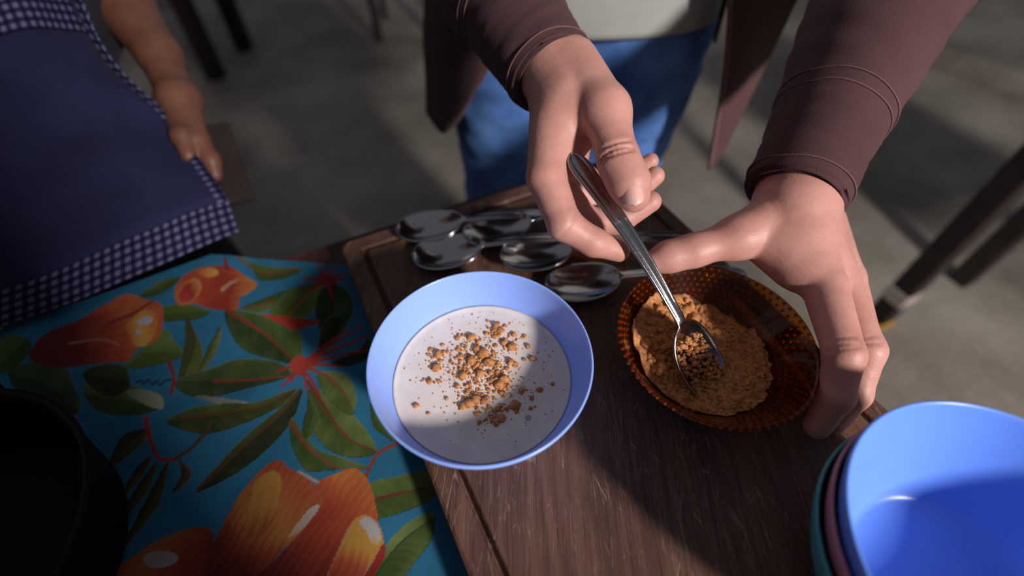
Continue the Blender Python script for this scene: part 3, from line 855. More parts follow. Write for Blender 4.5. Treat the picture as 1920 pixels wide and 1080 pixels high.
def sugar_heap():
    V, Fc = [], []
    nr, na = 44, 120
    def h(x, y):
        rr = math.hypot(x, y) / .055
        base = .0235 + .004 * (1 - rr * rr) + .017 * rr * max(0, (-x * .85 + y * .45) / .055)
        ns = .0042 * mnoise.noise(Vector((x * 75, y * 75, 1))) + .0030 * mnoise.noise(Vector((x * 190, y * 190, 4))) + .0016 * mnoise.noise(Vector((x * 420, y * 420, 9)))
        return base + ns
    for j in range(nr + 1):
        r = j / nr
        for i in range(na):
            a = 2 * math.pi * i / na
            R = .0575 * r * (1 + .03 * math.sin(3 * a + 1) + .02 * math.sin(7 * a))
            x, y = R * math.cos(a), R * math.sin(a)
            z = h(x, y)
            # stay inside the glass
            lim = np.interp(z, [.0075, .014, .0235, .034, .044], [.033, .040, .048, .056, .063]) - .0008
            q = math.hypot(x, y)
            if q > lim: x, y = x * lim / q, y * lim / q
            V.append((GC[0] + x, GC[1] + y, BOARD_Z + z))
    for j in range(nr):
        for i in range(na):
            k = (i + 1) % na
            Fc.append((j * na + i, j * na + k, (j + 1) * na + k, (j + 1) * na + i))
    o0 = len(V)
    ring = [nr * na + i for i in range(na)]
    for i in range(na):
        a = 2 * math.pi * i / na
        V.append((GC[0] + .032 * math.cos(a), GC[1] + .032 * math.sin(a), BOARD_Z + .0085))
    for i in range(na):
        k = (i + 1) % na
        Fc.append((ring[i], ring[k], o0 + k, o0 + i))
    me1 = mesh('heap', V, Fc)
    rnd = random.Random(8)
    items = []
    for _ in range(520):
        a = rnd.uniform(0, 2 * math.pi); q = .049 * math.sqrt(rnd.random())
        x, y = q * math.cos(a), q * math.sin(a)
        left = (-x * .8 + y * .5) / .05
        r = rnd.uniform(.0008, .0020) * (1.25 if left > .3 else .8)
        if left > .35 and rnd.random() < .25: r *= 1.7
        items.append((GC[0] + x, GC[1] + y, BOARD_Z + h(x, y) + r * .15, r))
    me_o = crumbs('tmp', items, M_sugar, 5)
    me2 = me_o.data; bpy.data.objects.remove(me_o)
    o = link('brown_sugar', join_meshes('brown_sugar', [me1, me2]), M_sugar)
    tag(o, 'crumbly brown sugar heaped in the amber glass bowl', 'brown sugar', kind='stuff')
sugar_heap()

# ------------------------------------------------------------------ spoons
def spoon_mesh(name, L=.195, bowl_l=.062, bowl_w=.041, end_w=.0165):
    """spoon along +X: bowl tip at x=0, handle end at x=L; bowl opens to +Z"""
    nt, nw = 96, 17
    V = []
    for i in range(nt + 1):
        t = i / nt
        t = t if t > .45 else t
        x = L * t
        if x < bowl_l:
            s = x / bowl_l
            w = bowl_w / 2 * (max(0, 1 - abs((s - .46) / .54 if s > .46 else (s - .46) / .46) ** 2.3)) ** .5
            neck = .0042
            if s > .75: w = max(w, neck * (1 + (1 - s) * 1.0))
            w = max(w, .0006)
            depth = .0085 * math.sin(math.pi * min(1, max(0, s)) ** .92) ** .8
            zc = 0.0; edge = depth
        else:
            s = (x - bowl_l) / (L - bowl_l)
            w = .0040 + (end_w / 2 - .0040) * (s ** 1.25)
            if s > .90: w *= math.sqrt(max(0.0, 1 - ((s - .90) / .10) ** 2)) if s < 1 else 0.03
            w = max(w, .0006)
            edge = 0
        # side profile: handle lifts from the neck then droops
        if x < bowl_l: zp = .007 * (x / bowl_l) ** 3
        else:
            s = (x - bowl_l) / (L - bowl_l); zp = .007 * (1 - s) + .005 * math.sin(math.pi * s)
        for j in range(nw):
            q = -1 + 2 * j / (nw - 1)
            y = w * q
            if x < bowl_l:
                z = zp - edge * (1 - q * q)
            else:
                a = abs(q)
                rim = .0009 * math.exp(-((a - .78) / .12) ** 2) - .0006 * math.exp(-((a - .5) / .16) ** 2)
                fade = min(1, s * 4)
                z = zp - .0010 * q * q + rim * fade * (1 if w > .003 else .4)
            V.append((x, y, z))
    Fc = []
    for i in range(nt):
        for j in range(nw - 1):
            a = i * nw + j
            Fc.append((a, a + nw, a + nw + 1, a + 1))
    return mesh(name, V, Fc)
def spoon(name, tip, end, up, label, group=None, **kw):
    tip, end = Vector(tip), Vector(end)
    X = (end - tip); L = X.length; X.normalize()
    Y = Vector(up).cross(X).normalized(); Z = X.cross(Y)
    me = spoon_mesh(name, L=L, **kw)
    me.transform(Matrix(((X.x, Y.x, Z.x, tip.x), (X.y, Y.y, Z.y, tip.y), (X.z, Y.z, Z.z, tip.z), (0, 0, 0, 1))))
    o = link(name, me, M_steel)
    s = o.modifiers.new('thick', 'SOLIDIFY'); s.thickness = .0014; s.offset = 0
    return tag(o, label, 'spoon', group)
TIP = at_z(1354, 746, BOARD_Z + .0185)
END = at_d(1071, 288, .333)
spoon('spoon', TIP, END, (0.50, -0.66, .62), 'steel tablespoon held in the hand and dipped in brown sugar', bowl_l=.066, bowl_w=.040, end_w=.0175)
def spoon_sugar():
    rnd = random.Random(3)
    t0, t1 = np.array(TIP), np.array(TIP) + (np.array(END) - np.array(TIP)) * .32
    X = (t1 - t0) / np.linalg.norm(t1 - t0); up = np.array((0.50, -0.66, .62)); Y = np.cross(up, X); Y /= np.linalg.norm(Y); Z = np.cross(X, Y)
    items = []
    for _ in range(300):
        s_ = rnd.uniform(.04, .80); q = rnd.uniform(-1, 1) * .0165 * math.sin(math.pi * min(1, s_ * .9 + .1)) ** .6
        p = t0 + (t1 - t0) * s_ + Y * q + Z * (rnd.uniform(-.006, -.0005) + .003 * (1 - abs(q) / .017))
        items.append((*p, rnd.uniform(.0008, .0021)))
    tag(crumbs('spooned_sugar', items, M_sugar, 6), 'brown sugar scooped up in the held spoon', 'brown sugar', kind='stuff')
spoon_sugar()
def lay(tip, end, z0, z1, label):
    a = at_z(*tip, BOARD_Z + z0); b = at_z(*end, BOARD_Z + z1)
    d = (b - a); d = d / np.linalg.norm(d)
    spoon('spoon', a, a + d * .185, (0, 0, 1), label, 'spoons lying on the board', bowl_l=.068, bowl_w=.045, end_w=.017)
lay((742, 428), (1180, 400), .009, .009, 'steel spoon with its bowl nearest the corner of the chopping board')
lay((772, 478), (1220, 440), .010, .012, 'steel spoon second from the board corner, just behind the porridge bowl')
lay((868, 440), (1240, 375), .015, .011, 'steel spoon lying farthest back, along the rear edge of the board')
lay((938, 482), (1330, 440), .017, .010, 'steel spoon resting in the middle of the row behind the porridge bowl')
lay((1022, 532), (1420, 512), .010, .011, 'steel spoon lying nearest the amber glass bowl, beside the porridge bowl')

# ------------------------------------------------------------------ black pot
def pot():
    c = (-0.352, 0.050, TABLE_Z + .0022)
    root = empty('cooking_pot', c, 'large black cooking pot standing on the tablecloth', 'pot')
    prof = [(.0005, .004), (.088, .004), (.092, .010), (.102, .066), (.104, .069), (.1065, .070), (.1085, .069), (.1075, .066), (.1055, .064), (.0960, .010), (.092, .002), (.088, 0), (.0005, 0)]
    link('pot_body', lathe('pot_body', prof, 96, c), M_black, root)
    for a in (math.radians(-62), math.radians(118)):
        d = Vector((math.cos(a), math.sin(a), 0)); t = Vector((-d.y, d.x, 0))
        path = [Vector(c) + d * r + t * s + Vector((0, 0, z)) for r, s, z in ((.100, -.034, .048), (.112, -.033, .051), (.124, -.022, .053), (.127, 0, .054), (.124, .022, .053), (.112, .033, .051), (.100, .034, .048))]
        P = spline([tuple(p) for p in path], 6)
        link('handle', tube('handle', P, [.0065] * len(P), 14), M_black, root)
pot()

# ------------------------------------------------------------------ person with the spoon
def K(*p): return at_d(*p)
def chain(pts, rad): return [(pts[i], pts[i + 1], rad[i], rad[i + 1]) for i in range(len(pts) - 1)]

def hand_spoon():
    wr = K(1040, 130, .378)
    mc = {'i': K(1024, 332, .338), 'm': K(1036, 338, .358), 'r': K(1052, 332, .376), 'p': K(1072, 318, .392)}
    palm = [(K(905, -40, .435), K(975, 50, .405), .036, .031), (K(975, 50, .405), wr, .031, .0275),
            (wr, K(1060, 175, .365), .0265, .0255),
            (K(1048, 165, .366), mc['i'], .0200, .0142), (K(1060, 165, .375), mc['m'], .0205, .0140),
            (K(1072, 165, .385), mc['r'], .0195, .0130), (K(1085, 160, .394), mc['p'], .0180, .0120),
            (K(1060, 230, .355), K(1052, 290, .352), .0175, .0150)]
    thumb = [(K(1068, 130, .368), K(1134, 208, .334), .0240, .0170), (K(1134, 208, .334), K(1161, 305, .319), .0162, .0128),
             (K(1161, 305, .319), K(1180, 345, .317), .0124, .0124), (K(1180, 345, .317), K(1189, 372, .317), .0122, .0092)]
    web = [(K(1075, 165, .360), K(1125, 210, .345), .0200, .0140), (K(1062, 205, .353), K(1100, 225, .347), .0165, .0130), (K(1050, 240, .350), K(1085, 252, .354), .0150, .0100), (K(1070, 190, .350), K(1122, 212, .340), .0160, .0140)]
    idx = chain([mc['i'], K(1058, 420, .333), K(1112, 454, .338), K(1160, 470, .345)], [.0138, .0116, .0100, .0082])
    mid = chain([mc['m'], K(1098, 418, .368), K(1160, 414, .368), K(1220, 378, .362)], [.0136, .0116, .0102, .0080])
    rng = chain([mc['r'], K(1118, 392, .392), K(1176, 372, .388), K(1228, 330, .380)], [.0130, .0108, .0096, .0076])
    pin = chain([mc['p'], K(1130, 352, .410), K(1176, 332, .404), K(1220, 302, .396)], [.0118, .0094, .0084, .0066])
    return [(.012, palm + web), (.009, thumb), (.004, idx), (.004, mid), (.004, rng), (.004, pin)]

def hand_bowl():
    wr = K(1490, 385, .372)
    mc = {'i': K(1545, 535, .345), 'm': K(1572, 528, .362), 'r': K(1585, 520, .380), 'p': K(1582, 505, .398)}
    palm = [(K(1650, 10, .420), K(1545, 250, .388), .040, .033), (K(1545, 250, .388), wr, .033, .0285),
            (wr, K(1490, 440, .368), .0275, .0255),
            (K(1480, 425, .366), mc['i'], .0235, .0150), (K(1505, 425, .374), mc['m'], .0220, .0150),
            (K(1525, 425, .384), mc['r'], .0200, .0140), (K(1535, 425, .394), mc['p'], .0190, .0130)]
    thumb = [(K(1462, 412, .370), K(1385, 445, .365), .0240, .0165), (K(1385, 445, .365), K(1300, 470, .366), .0150, .0118),
             (K(1300, 470, .366), K(1255, 481, .368), .0112, .0112), (K(1255, 481, .368), K(1225, 491, .369), .0108, .0084)]
    web = [(K(1450, 450, .366), K(1490, 505, .356), .0170, .0150), (K(1415, 450, .366), K(1470, 475, .362), .0130, .0150)]
    idx = chain([mc['i'], K(1583, 664, .318), K(1568, 742, .322), K(1532, 800, .330)], [.0148, .0122, .0108, .0086])
    mid = chain([mc['m'], K(1624, 656, .338), K(1602, 738, .344), K(1566, 788, .350)], [.0146, .0120, .0106, .0084])
    rng = chain([mc['r'], K(1622, 648, .362), K(1598, 722, .366), K(1560, 770, .368)], [.0136, .0112, .0100, .0080])
    pin = chain([mc['p'], K(1605, 610, .388), K(1580, 670, .390), K(1548, 715, .388)], [.0124, .0098, .0088, .0070])
    return [(.012, palm + web), (.009, thumb), (.004, idx), (.004, mid), (.004, rng), (.004, pin)]

def creases(p0, p1, ts, rad, depth=-.0001, span=48, r=.0012, toward=(0, 0, CAM_Z)):
    """curved wrinkle lines across a finger between two joints, on the side that faces a point"""
    p0, p1 = np.array(p0), np.array(p1); ax = p1 - p0; ax = ax / np.linalg.norm(ax); out = []
    for k, t in enumerate(ts):
        c = p0 + (p1 - p0) * t
        v = np.array(toward) - c; v -= ax * (v @ ax); v /= np.linalg.norm(v); s_ = np.cross(ax, v)
        pts = []
        for q in np.linspace(-span, span, 7):
            a = math.radians(q)
            pts.append(c + (rad + r - depth) * (v * math.cos(a) + s_ * math.sin(a)) + ax * .0016 * (1 if k % 2 else -1) * (1 - math.cos(a)) * 2)
        out += [(pts[i], pts[i + 1], r) for i in range(6)]
    return out

def nail(center_px, dir_px, w, l, parent, toward=(0, 0, CAM_Z)):
    """fingernail: a small domed plate; center and a second point towards the fingertip"""
    c = np.array(center_px); t = np.array(dir_px) - c; t /= np.linalg.norm(t)
    v = np.array(toward) - c; v -= t * (v @ t); v /= np.linalg.norm(v)
    s = np.cross(t, v)
    V, Fc = [], []
    n, m = 13, 15
    for i in range(n):
        a = -1 + 2 * i / (n - 1)
        ww = (1 - max(0, abs(a)) ** 4) ** .5 if abs(a) < 1 else .12
        for j in range(m):
            b = -1 + 2 * j / (m - 1)
            V.append(c + t * a * l + s * b * w * ww - v * (.0034 * b * b * ww * ww + .0008 * a * a))
    for i in range(n - 1):
        for j in range(m - 1):
            q = i * m + j; Fc.append((q, q + 1, q + m + 1, q + m))
    o = link('fingernail', mesh('fingernail', V, Fc), M_nail, parent)
    o.modifiers.new('t', 'SOLIDIFY').thickness = .0008
    return o

TC = np.array([0.085, 0.675])           # centre of the torso
def torso_ring(z, a, b, cx=0, cy=0, n=64, f=2.4):
    out = []
    for i in range(n):
        t = 2 * math.pi * i / n
        c, s = math.cos(t), math.sin(t)
        out.append((TC[0] + cx + a * math.copysign(abs(c) ** (2 / f), c), TC[1] + cy + b * math.copysign(abs(s) ** (2 / f), s), z))
    return out
def loft(name, ringsv, cap=True):
    n = len(ringsv[0]); V = [p for r in ringsv for p in r]; Fc = []
    for j in range(len(ringsv) - 1):
        for i in range(n):
            k = (i + 1) % n; Fc.append((j * n + i, j * n + k, (j + 1) * n + k, (j + 1) * n + i))
    if cap:
        Fc.append(tuple(range(n))[::-1]); Fc.append(tuple((len(ringsv) - 1) * n + i for i in range(n)))
    return mesh(name, V, Fc)

def sheet(name, grid, mat, parent, thick=.004, sub=2, wr=0.0, seed=0):
    """a cloth sheet from a small grid of world points"""
    g = np.array(grid, float)
    cols = np.array([spline(r, 8) for r in g])
    full = np.array([spline(cols[:, j], 8) for j in range(cols.shape[1])])
    a, b = full.shape[:2]
    V = full.reshape(-1, 3)
    if wr:
        V = np.array([v + wr * np.array([mnoise.noise(Vector(v) * 14 + Vector((seed, 0, 0))), mnoise.noise(Vector(v) * 14 + Vector((seed, 9, 0))), 0]) for v in V])
    Fc = [(i * b + j, (i + 1) * b + j, (i + 1) * b + j + 1, i * b + j + 1) for i in range(a - 1) for j in range(b - 1)]
    o = link(name, mesh(name, V, Fc), mat, parent)
    s = o.modifiers.new('thick', 'SOLIDIFY'); s.thickness = thick; s.offset = 0
    return o

def sleeve(name, pts, rad, parent, seed, hem_frac):
    P = spline(pts, 14)
    R = np.interp(np.linspace(0, 1, len(P)), np.linspace(0, 1, len(rad)), rad)
    s = np.r_[0, np.cumsum(np.linalg.norm(np.diff(P, axis=0), axis=1))]
    # a slight step where the cuff band is stitched on, and a rolled end
    Rr = R * np.where(s < hem_frac, 1.0, 1.035)
    P0 = [P[0] + (P[0] - P[1]) * k for k in (-2.6, -1.2, -.15, .25)]
    R0 = [R[0] * .84, R[0] * .86, R[0] * .90, R[0] * .965]
    path = np.vstack([np.array(P0), P]); RR = np.r_[R0, Rr]
    o = link(name, tube(name, path, RR, 56, cap=False, wrinkle=.045, wscale=26, seed=seed), M_jacket, parent)
    m_ = o.modifiers.new('thick', 'SOLIDIFY'); m_.thickness = .0025; m_.offset = -1
    # stitched seams: thin rings standing proud
    for d in (.006, hem_frac - .003, hem_frac + .003):
        i = int(np.searchsorted(s, d))
        rp = P[max(1, i)]; t = P[i + 1] - P[max(0, i - 1)]; t /= np.linalg.norm(t)
        ref = np.array((0.2, -1.0, 0.3)); a = ref - t * (ref @ t); a /= np.linalg.norm(a); b = np.cross(t, a)
        # follow the wrinkled surface
        j = len(P0) + max(1, i)
        me = o.data; base = np.array([me.vertices[j * 56 + q].co[:] for q in range(56)]) + np.array(me_offset(parent))
        loop = base + (base - rp) * .012
        link('seam', tube_loop('seam', loop, .0007), M_seam, o)
    return o
def me_offset(parent):
    v = Vector(parent.location); q = parent.parent
    while q is not None: v += q.location; q = q.parent
    return v
def tube_loop(name, loop, r, n=6):
    L = np.array(loop); m = len(L); V, Fc = [], []
    for i in range(m):
        t = L[(i + 1) % m] - L[i - 1]; t /= np.linalg.norm(t)
        c = L[i] - L.mean(0); c -= t * (c @ t); c /= np.linalg.norm(c); b = np.cross(t, c)
        for k in range(n):
            a = 2 * math.pi * k / n; V.append(L[i] + r * (c * math.cos(a) + b * math.sin(a)))
    for i in range(m):
        for k in range(n):
            Fc.append((i * n + k, ((i + 1) % m) * n + k, ((i + 1) % m) * n + (k + 1) % n, i * n + (k + 1) % n))
    return mesh(name, V, Fc)

def person_with_spoon():
    root = empty('person', (TC[0], TC[1], 0), 'person in a maroon jacket and blue jeans spooning brown sugar from the amber bowl', 'person')
    h1 = sdf_mesh('h1', hand_spoon(), .0012, .0022, smooth_iter=1, cuts=creases(K(1134, 208, .334), K(1161, 305, .319), (.86, .95, 1.04), .0131) + creases(K(1058, 420, .333), K(1112, 454, .338), (0.04,), .0118, -.0003))
    h2 = sdf_mesh('h2', hand_bowl(), .0012, .0022, smooth_iter=1, cuts=creases(K(1545, 535, .345), K(1583, 664, .318), (.88, .96, 1.03), .0124) + creases(K(1572, 528, .362), K(1624, 656, .338), (.9, .98), .0122))
    tx, ty = TC
    sh_r, sh_l = np.array([tx - .185, ty + .02, 1.37]), np.array([tx + .185, ty + .02, 1.37])
    el_r, el_l = K(850, -170, .50), K(1755, -170, .47)
    core = [(np.array([tx - .07, ty, .90]), np.array([tx - .09, ty + .02, 1.32]), .085, .085), (np.array([tx + .07, ty, .90]), np.array([tx + .09, ty + .02, 1.32]), .085, .085),
            (sh_r, sh_l, .055, .055), (sh_r, el_r, .048, .040), (sh_l, el_l, .048, .040),
            (el_r, K(905, -40, .435), .040, .036), (el_l, K(1650, 10, .420), .040, .038),
            (np.array([tx, ty + .02, 1.36]), np.array([tx, ty - .01, 1.50]), .055, .052)]
    legs = [(np.array([tx - .085, ty, .90]), np.array([tx - .085, ty + .01, .48]), .085, .058), (np.array([tx + .085, ty, .90]), np.array([tx + .085, ty + .01, .48]), .085, .058),
            (np.array([tx - .085, ty + .01, .48]), np.array([tx - .09, ty + .03, .08]), .055, .036), (np.array([tx + .085, ty + .01, .48]), np.array([tx + .09, ty + .03, .08]), .055, .036)]
    hc = np.array([tx, ty - .04, 1.60])
    head = [(hc + np.array([0, .02, .05]), hc + np.array([0, .01, .0]), .085, .080), (hc, hc + np.array([0, -.045, -.075]), .070, .042),
            (hc + np.array([0, -.085, .01]), hc + np.array([0, -.100, -.022]), .010, .015), (hc + np.array([-.078, .02, -.005]), hc + np.array([-.082, .025, -.03]), .014, .011), (hc + np.array([.078, .02, -.005]), hc + np.array([.082, .025, -.03]), .014, .011)]
    h3 = sdf_mesh('h3', [(.03, core + legs), (.02, head)], .011, .02)
    body = link('body', join_meshes('body', [h1, h2, h3]), M_skin, root)
    nail(K(1186, 362, .3035), K(1190, 385, .3035), .0066, .0080, body)
    # hair
    hv = sdf_mesh('hair', [(.02, [(hc + np.array([0, .03, .06]), hc + np.array([0, .05, .0]), .090, .080)])], .011, .01)
    link('hair', hv, Mat('dark_hair', srgb(40, 28, 22), rough=.6).m, root)
    # jeans
    j = [(np.array([tx - .07, ty, .90]), np.array([tx - .07, ty + .005, .80]), .105, .100), (np.array([tx + .07, ty, .90]), np.array([tx + .07, ty + .005, .80]), .105, .100),
         (np.array([tx - .075, ty, .82]), np.array([tx - .085, ty + .01, .48]), .100, .078), (np.array([tx + .070, ty, .82]), np.array([tx + .070, ty + .01, .48]), .098, .076),
         (np.array([tx - .085, ty + .01, .48]), np.array([tx - .09, ty + .03, .10]), .076, .062), (np.array([tx + .070, ty + .01, .48]), np.array([tx + .085, ty + .03, .10]), .074, .060)]
    jm = sdf_mesh('jeans', [(.03, j)], .009, .02, smooth_iter=1)
    co = np.empty(len(jm.vertices) * 3); jm.vertices.foreach_get('co', co); co = co.reshape(-1, 3)
    for v in co:
        w = mnoise.noise(Vector((v[0] * 9, v[1] * 9, v[2] * 42))) * .006 + mnoise.noise(Vector((v[0] * 30, v[1] * 30, v[2] * 70))) * .002
        d = v[:2] - TC; q = np.linalg.norm(d) + 1e-6
        v[:2] += d / q * w
    jm.vertices.foreach_set('co', co.ravel()); jm.update()
    link('jeans', jm, M_jeans, root)
    for sx in (-1, 1):
        sm = sdf_mesh('shoe', [(.02, [(np.array([tx + sx * .085, ty + .05, .045]), np.array([tx + sx * .10, ty - .12, .040]), .045, .040)])], .008, .01)
        link('shoe', sm, M_dress, root)
    # shirt
    rs = []
    for z, a, b in ((.908, .172, .122), (.915, .174, .124), (.96, .170, .120), (1.05, .168, .118), (1.18, .178, .122), (1.30, .186, .120), (1.38, .165, .100), (1.43, .080, .070), (1.46, .062, .062)):
        ring = torso_ring(z, a, b)
        rs.append([(x + .006 * mnoise.noise(Vector((x * 20, z * 30, 0))), y + .006 * mnoise.noise(Vector((x * 18, z * 24, 5))), zz) for x, y, zz in ring])
    link('shirt', loft('shirt', rs), M_shirt, root)
    # jacket: back, two hanging fronts
    jk = sheet('jacket', [[at_y(372 + 423, -60, .68), at_y(840, -60, .60), at_y(905, -60, .54), at_y(1010, -60, .535)],
                          [at_y(797, 100, .67), at_y(840, 100, .60), at_y(900, 95, .55), at_y(960, 60, .54)],
                          [at_y(800, 212, .66), at_y(834, 250, .60), at_y(880, 195, .56), at_y(912, 140, .55)]], M_jacket, root, .004, wr=.004)
    sheet('jacket_front', [[at_y(1372, -60, .54), at_y(1440, -60, .545), at_y(1520, -60, .60)],
                           [at_y(1358, 130, .53), at_y(1395, 120, .545), at_y(1440, 115, .59)],
                           [at_y(1328, 318, .53), at_y(1336, 312, .545), at_y(1346, 300, .57)]], M_jacket, root, .004, wr=.002, seed=4)
    zp = spline([at_y(1373, -60, .537), at_y(1360, 130, .527), at_y(1330, 316, .527)], 12)
    link('jacket_edge', tube('jacket_edge', zp, [.0028] * len(zp), 8), M_seam, root)
    rs = []
    for z, a, b in ((.86, .19, .135), (.95, .187, .135), (1.15, .19, .135), (1.30, .205, .135), (1.40, .18, .11), (1.46, .075, .07)):
        t = [math.radians(q) for q in np.linspace(-12, 192, 40)]
        rs.append([(TC[0] + a * math.cos(q), TC[1] + .01 + b * math.sin(q), z) for q in t])
    n = 40; V = [p for r in rs for p in r]
    Fc = [(i * n + k, i * n + k + 1, (i + 1) * n + k + 1, (i + 1) * n + k) for i in range(len(rs) - 1) for k in range(n - 1)]
    o = link('jacket_back', mesh('jacket_back', V, Fc), M_jacket, root)
    o.modifiers.new('t', 'SOLIDIFY').thickness = .004
    sleeve('sleeve', [K(1036, 143, .378), K(1000, 90, .392), K(955, 20, .412), K(905, -60, .437), el_r, sh_r * .5 + el_r * .5, sh_r], [.0350, .0385, .0440, .0500, .0580, .066, .075], root, 2.0, .085)
    sleeve('sleeve', [K(1489, 367, .372), K(1522, 290, .382), K(1568, 190, .396), K(1650, 20, .424), el_l, sh_l * .5 + el_l * .5, sh_l], [.0370, .0385, .0430, .0560, .068, .070, .078], root, 7.0, .080)
person_with_spoon()

# ------------------------------------------------------------------ aproned person
def apron_mats():
    def gingham(name, s):
        m = Mat(name, rough=.9, spec=.1)
        uv = m.n('ShaderNodeUVMap')
        sep = m.n('ShaderNodeSeparateXYZ'); m.l(uv.outputs[0], sep.inputs[0])
        out = []
        for ax in (0, 1):
            q = m.math('FRACT', m.math('MULTIPLY', sep.outputs[ax], s))
            out.append(m.math('GREATER_THAN', q, .5))
        f = m.math('MULTIPLY', m.math('ADD', out[0], out[1]), .5)
        m.color(m.ramp(f, [(0, srgb(84, 84, 108)), (.5, srgb(32, 33, 62)), (1, srgb(16, 16, 38))]))
        return m.m
    return gingham('gingham_check', 110.0), cloth_mat('navy_apron', srgb(24, 25, 50), srgb(34, 35, 66), 700, big=10)
M_check, M_navy = apron_mats()
def uv_sheet(name, grid, mat, parent, thick=.003, nu=10):
    g = np.array(grid, float)
    cols = np.array([spline(r, nu) for r in g]); full = np.array([spline(cols[:, j], nu) for j in range(cols.shape[1])])
    a, b = full.shape[:2]
    V = full.reshape(-1, 3)
    V = np.array([v + np.array([mnoise.noise(Vector(v) * 11), mnoise.noise(Vector(v) * 11 + Vector((0, 9, 0))), 0]) * .009 for v in V])
    Fc = [(i * b + j, (i + 1) * b + j, (i + 1) * b + j + 1, i * b + j + 1) for i in range(a - 1) for j in range(b - 1)]
    me = mesh(name, V, Fc)
    uv = me.uv_layers.new(name='UVMap')
    su = np.r_[0, np.cumsum(np.linalg.norm(np.diff(full[a // 2], axis=0), axis=1))]
    sv = np.r_[0, np.cumsum(np.linalg.norm(np.diff(full[:, b // 2], axis=0), axis=1))]
    for p in me.polygons:
        for li, vi in zip(p.loop_indices, p.vertices):
            uv.data[li].uv = (su[vi % b], sv[vi // b])
    o = link(name, me, mat, parent)
    s = o.modifiers.new('t', 'SOLIDIFY'); s.thickness = thick; s.offset = 0
    return o

